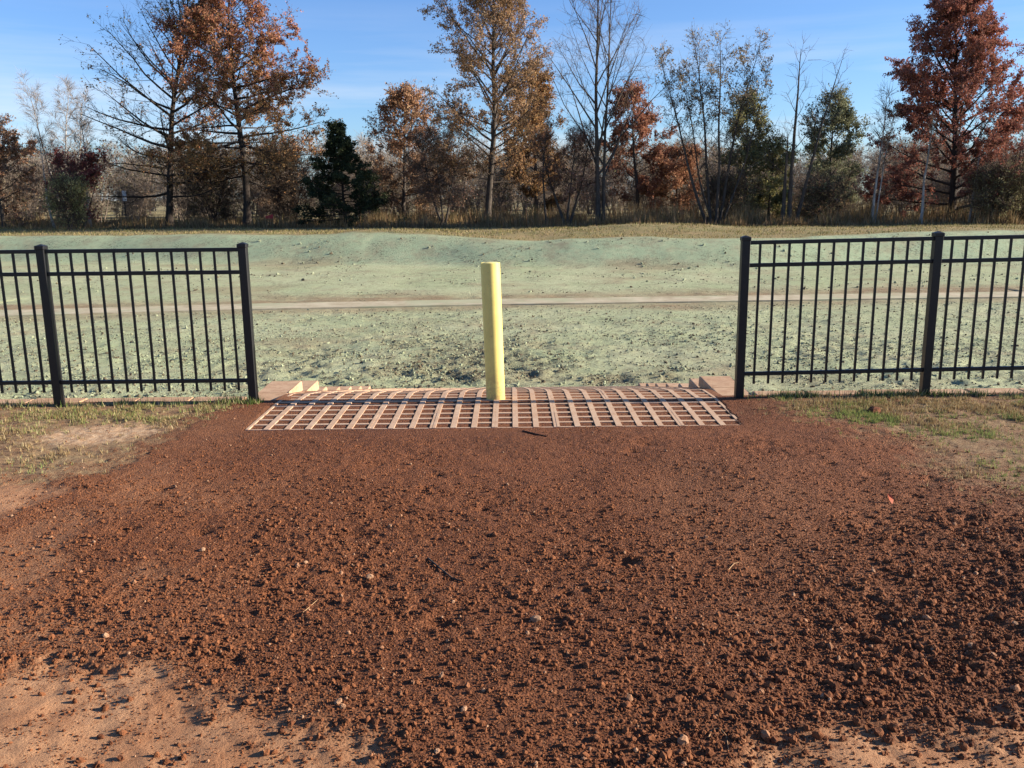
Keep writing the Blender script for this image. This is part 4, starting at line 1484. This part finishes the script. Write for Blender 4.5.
def lump(seed, r, flat=0.6):
    rs = np.random.RandomState(seed)
    V, F = [(0, 0, r * flat)], []
    nseg, nring = 9, 4
    for j in range(1, nring):
        th = math.pi * j / nring
        for k in range(nseg):
            a = 2 * math.pi * k / nseg
            q = r * rs.uniform(0.72, 1.2)
            V.append((q * math.sin(th) * math.cos(a), q * math.sin(th) * math.sin(a), q * flat * math.cos(th)))
    V.append((0, 0, -r * flat))
    for k in range(nseg):
        F.append((0, 1 + k, 1 + (k + 1) % nseg))
        for j in range(nring - 2):
            a, c_ = 1 + j * nseg, 1 + (j + 1) * nseg
            F.append((a + k, c_ + k, c_ + (k + 1) % nseg, a + (k + 1) % nseg))
        F.append((len(V) - 1, 1 + (nring - 2) * nseg + (k + 1) % nseg, 1 + (nring - 2) * nseg + k))
    return V, F


def sz1(x, y):
    return float(soil_z(np.array([x]), np.array([y]))[0])


for k, (px, py, r_, mat_, lab) in enumerate([
        (874, 413, 0.055, M_clod, 'fist sized dark brown lump in the grass before the right fence'),
        (732, 704, 0.030, M_clod, 'biggest soil clod at the bottom right edge of the loose soil'),
        (203, 556, 0.017, M_stone, 'pale tan stone in the soil left of centre'),
        (370, 581, 0.017, M_stone, 'light tan clod half way up the soil below the ramp'),
        (536, 625, 0.022, M_stone, 'orange tan stone near the middle of the red soil'),
        (918, 598, 0.026, M_clod, 'reddish lump on the soil towards the right edge')]):
    q = gp(px, py)
    V, F = lump(500 + k, r_)
    o = link('stone' if mat_ is M_stone else 'soil_clod', mesh_from('stone', V, F, mat_, False), None, (q.x, q.y, sz1(q.x, q.y) + r_ * 0.3))
    tag(o, lab, 'stone' if mat_ is M_stone else 'clod')

M_straw, nt, b = new_mat('dry_straw')
b.inputs['Base Color'].default_value = (0.36, 0.22, 0.11, 1)
b.inputs['Roughness'].default_value = 0.85
for name, pix, r_, mat_, lab, cat in [
        ('stick', [(523, 433), (535, 437), (547, 440)], 0.006, M_bark_dark, 'thin dark stick lying just below the ramp edge', 'stick'),
        ('straw_stem', [(708, 744), (712, 737), (720, 736), (726, 742), (728, 752), (731, 766)], 0.0020, M_straw, 'curled pale straw stem at the bottom edge of the soil', 'straw'),
        ('straw_stem', [(303, 618), (309, 611), (318, 604)], 0.0018, M_straw, 'short pale straw stem left of centre on the soil', 'straw'),
        ('straw_stem', [(727, 576), (734, 568), (740, 566)], 0.0020, M_straw, 'bent pale straw stem on the soil right of centre', 'straw'),
        ('stick', [(428, 560), (452, 581), (463, 585)], 0.004, M_bark, 'bent brown stick half buried below the bollard', 'stick')]:
    pts = []
    for k, (px, py) in enumerate(pix):
        q = gp(px, py)
        pts.append((q.x, q.y, sz1(q.x, q.y) + r_ * 0.7 + 0.001 * math.sin(k * 1.4)))
    pts = np.array(pts)
    V, F = chain_tube(pts, np.full(len(pts), r_) * np.linspace(1.1, 0.6, len(pts)), 6)
    o = link(name, mesh_from(name, V - pts[0], F, mat_, True), None, tuple(pts[0]))
    tag(o, lab, cat)

M_redleaf, nt, b = new_mat('orange_leaf')
b.inputs['Base Color'].default_value = (0.42, 0.11, 0.05, 1)
b.inputs['Roughness'].default_value = 0.7
q = gp(889, 505)
V = [(0, -0.03, 0.0), (0.014, -0.008, 0.014), (0.012, 0.016, 0.02), (0, 0.038, 0.012), (-0.013, 0.014, 0.018), (-0.014, -0.01, 0.010)]
V2 = [(x, y, z + 0.0015) for x, y, z in V]
F = [(0, 5, 4, 3, 2, 1), (6, 7, 8, 9, 10, 11)] + [(i, (i + 1) % 6, (i + 1) % 6 + 6, i + 6) for i in range(6)]
o = link('fallen_leaf', mesh_from('fallen_leaf', V + V2, F, M_redleaf), None, (q.x, q.y, sz1(q.x, q.y) + 0.006), (0.5, 0.2, 0.3))
tag(o, 'single orange red fallen leaf on the soil at right', 'leaf')
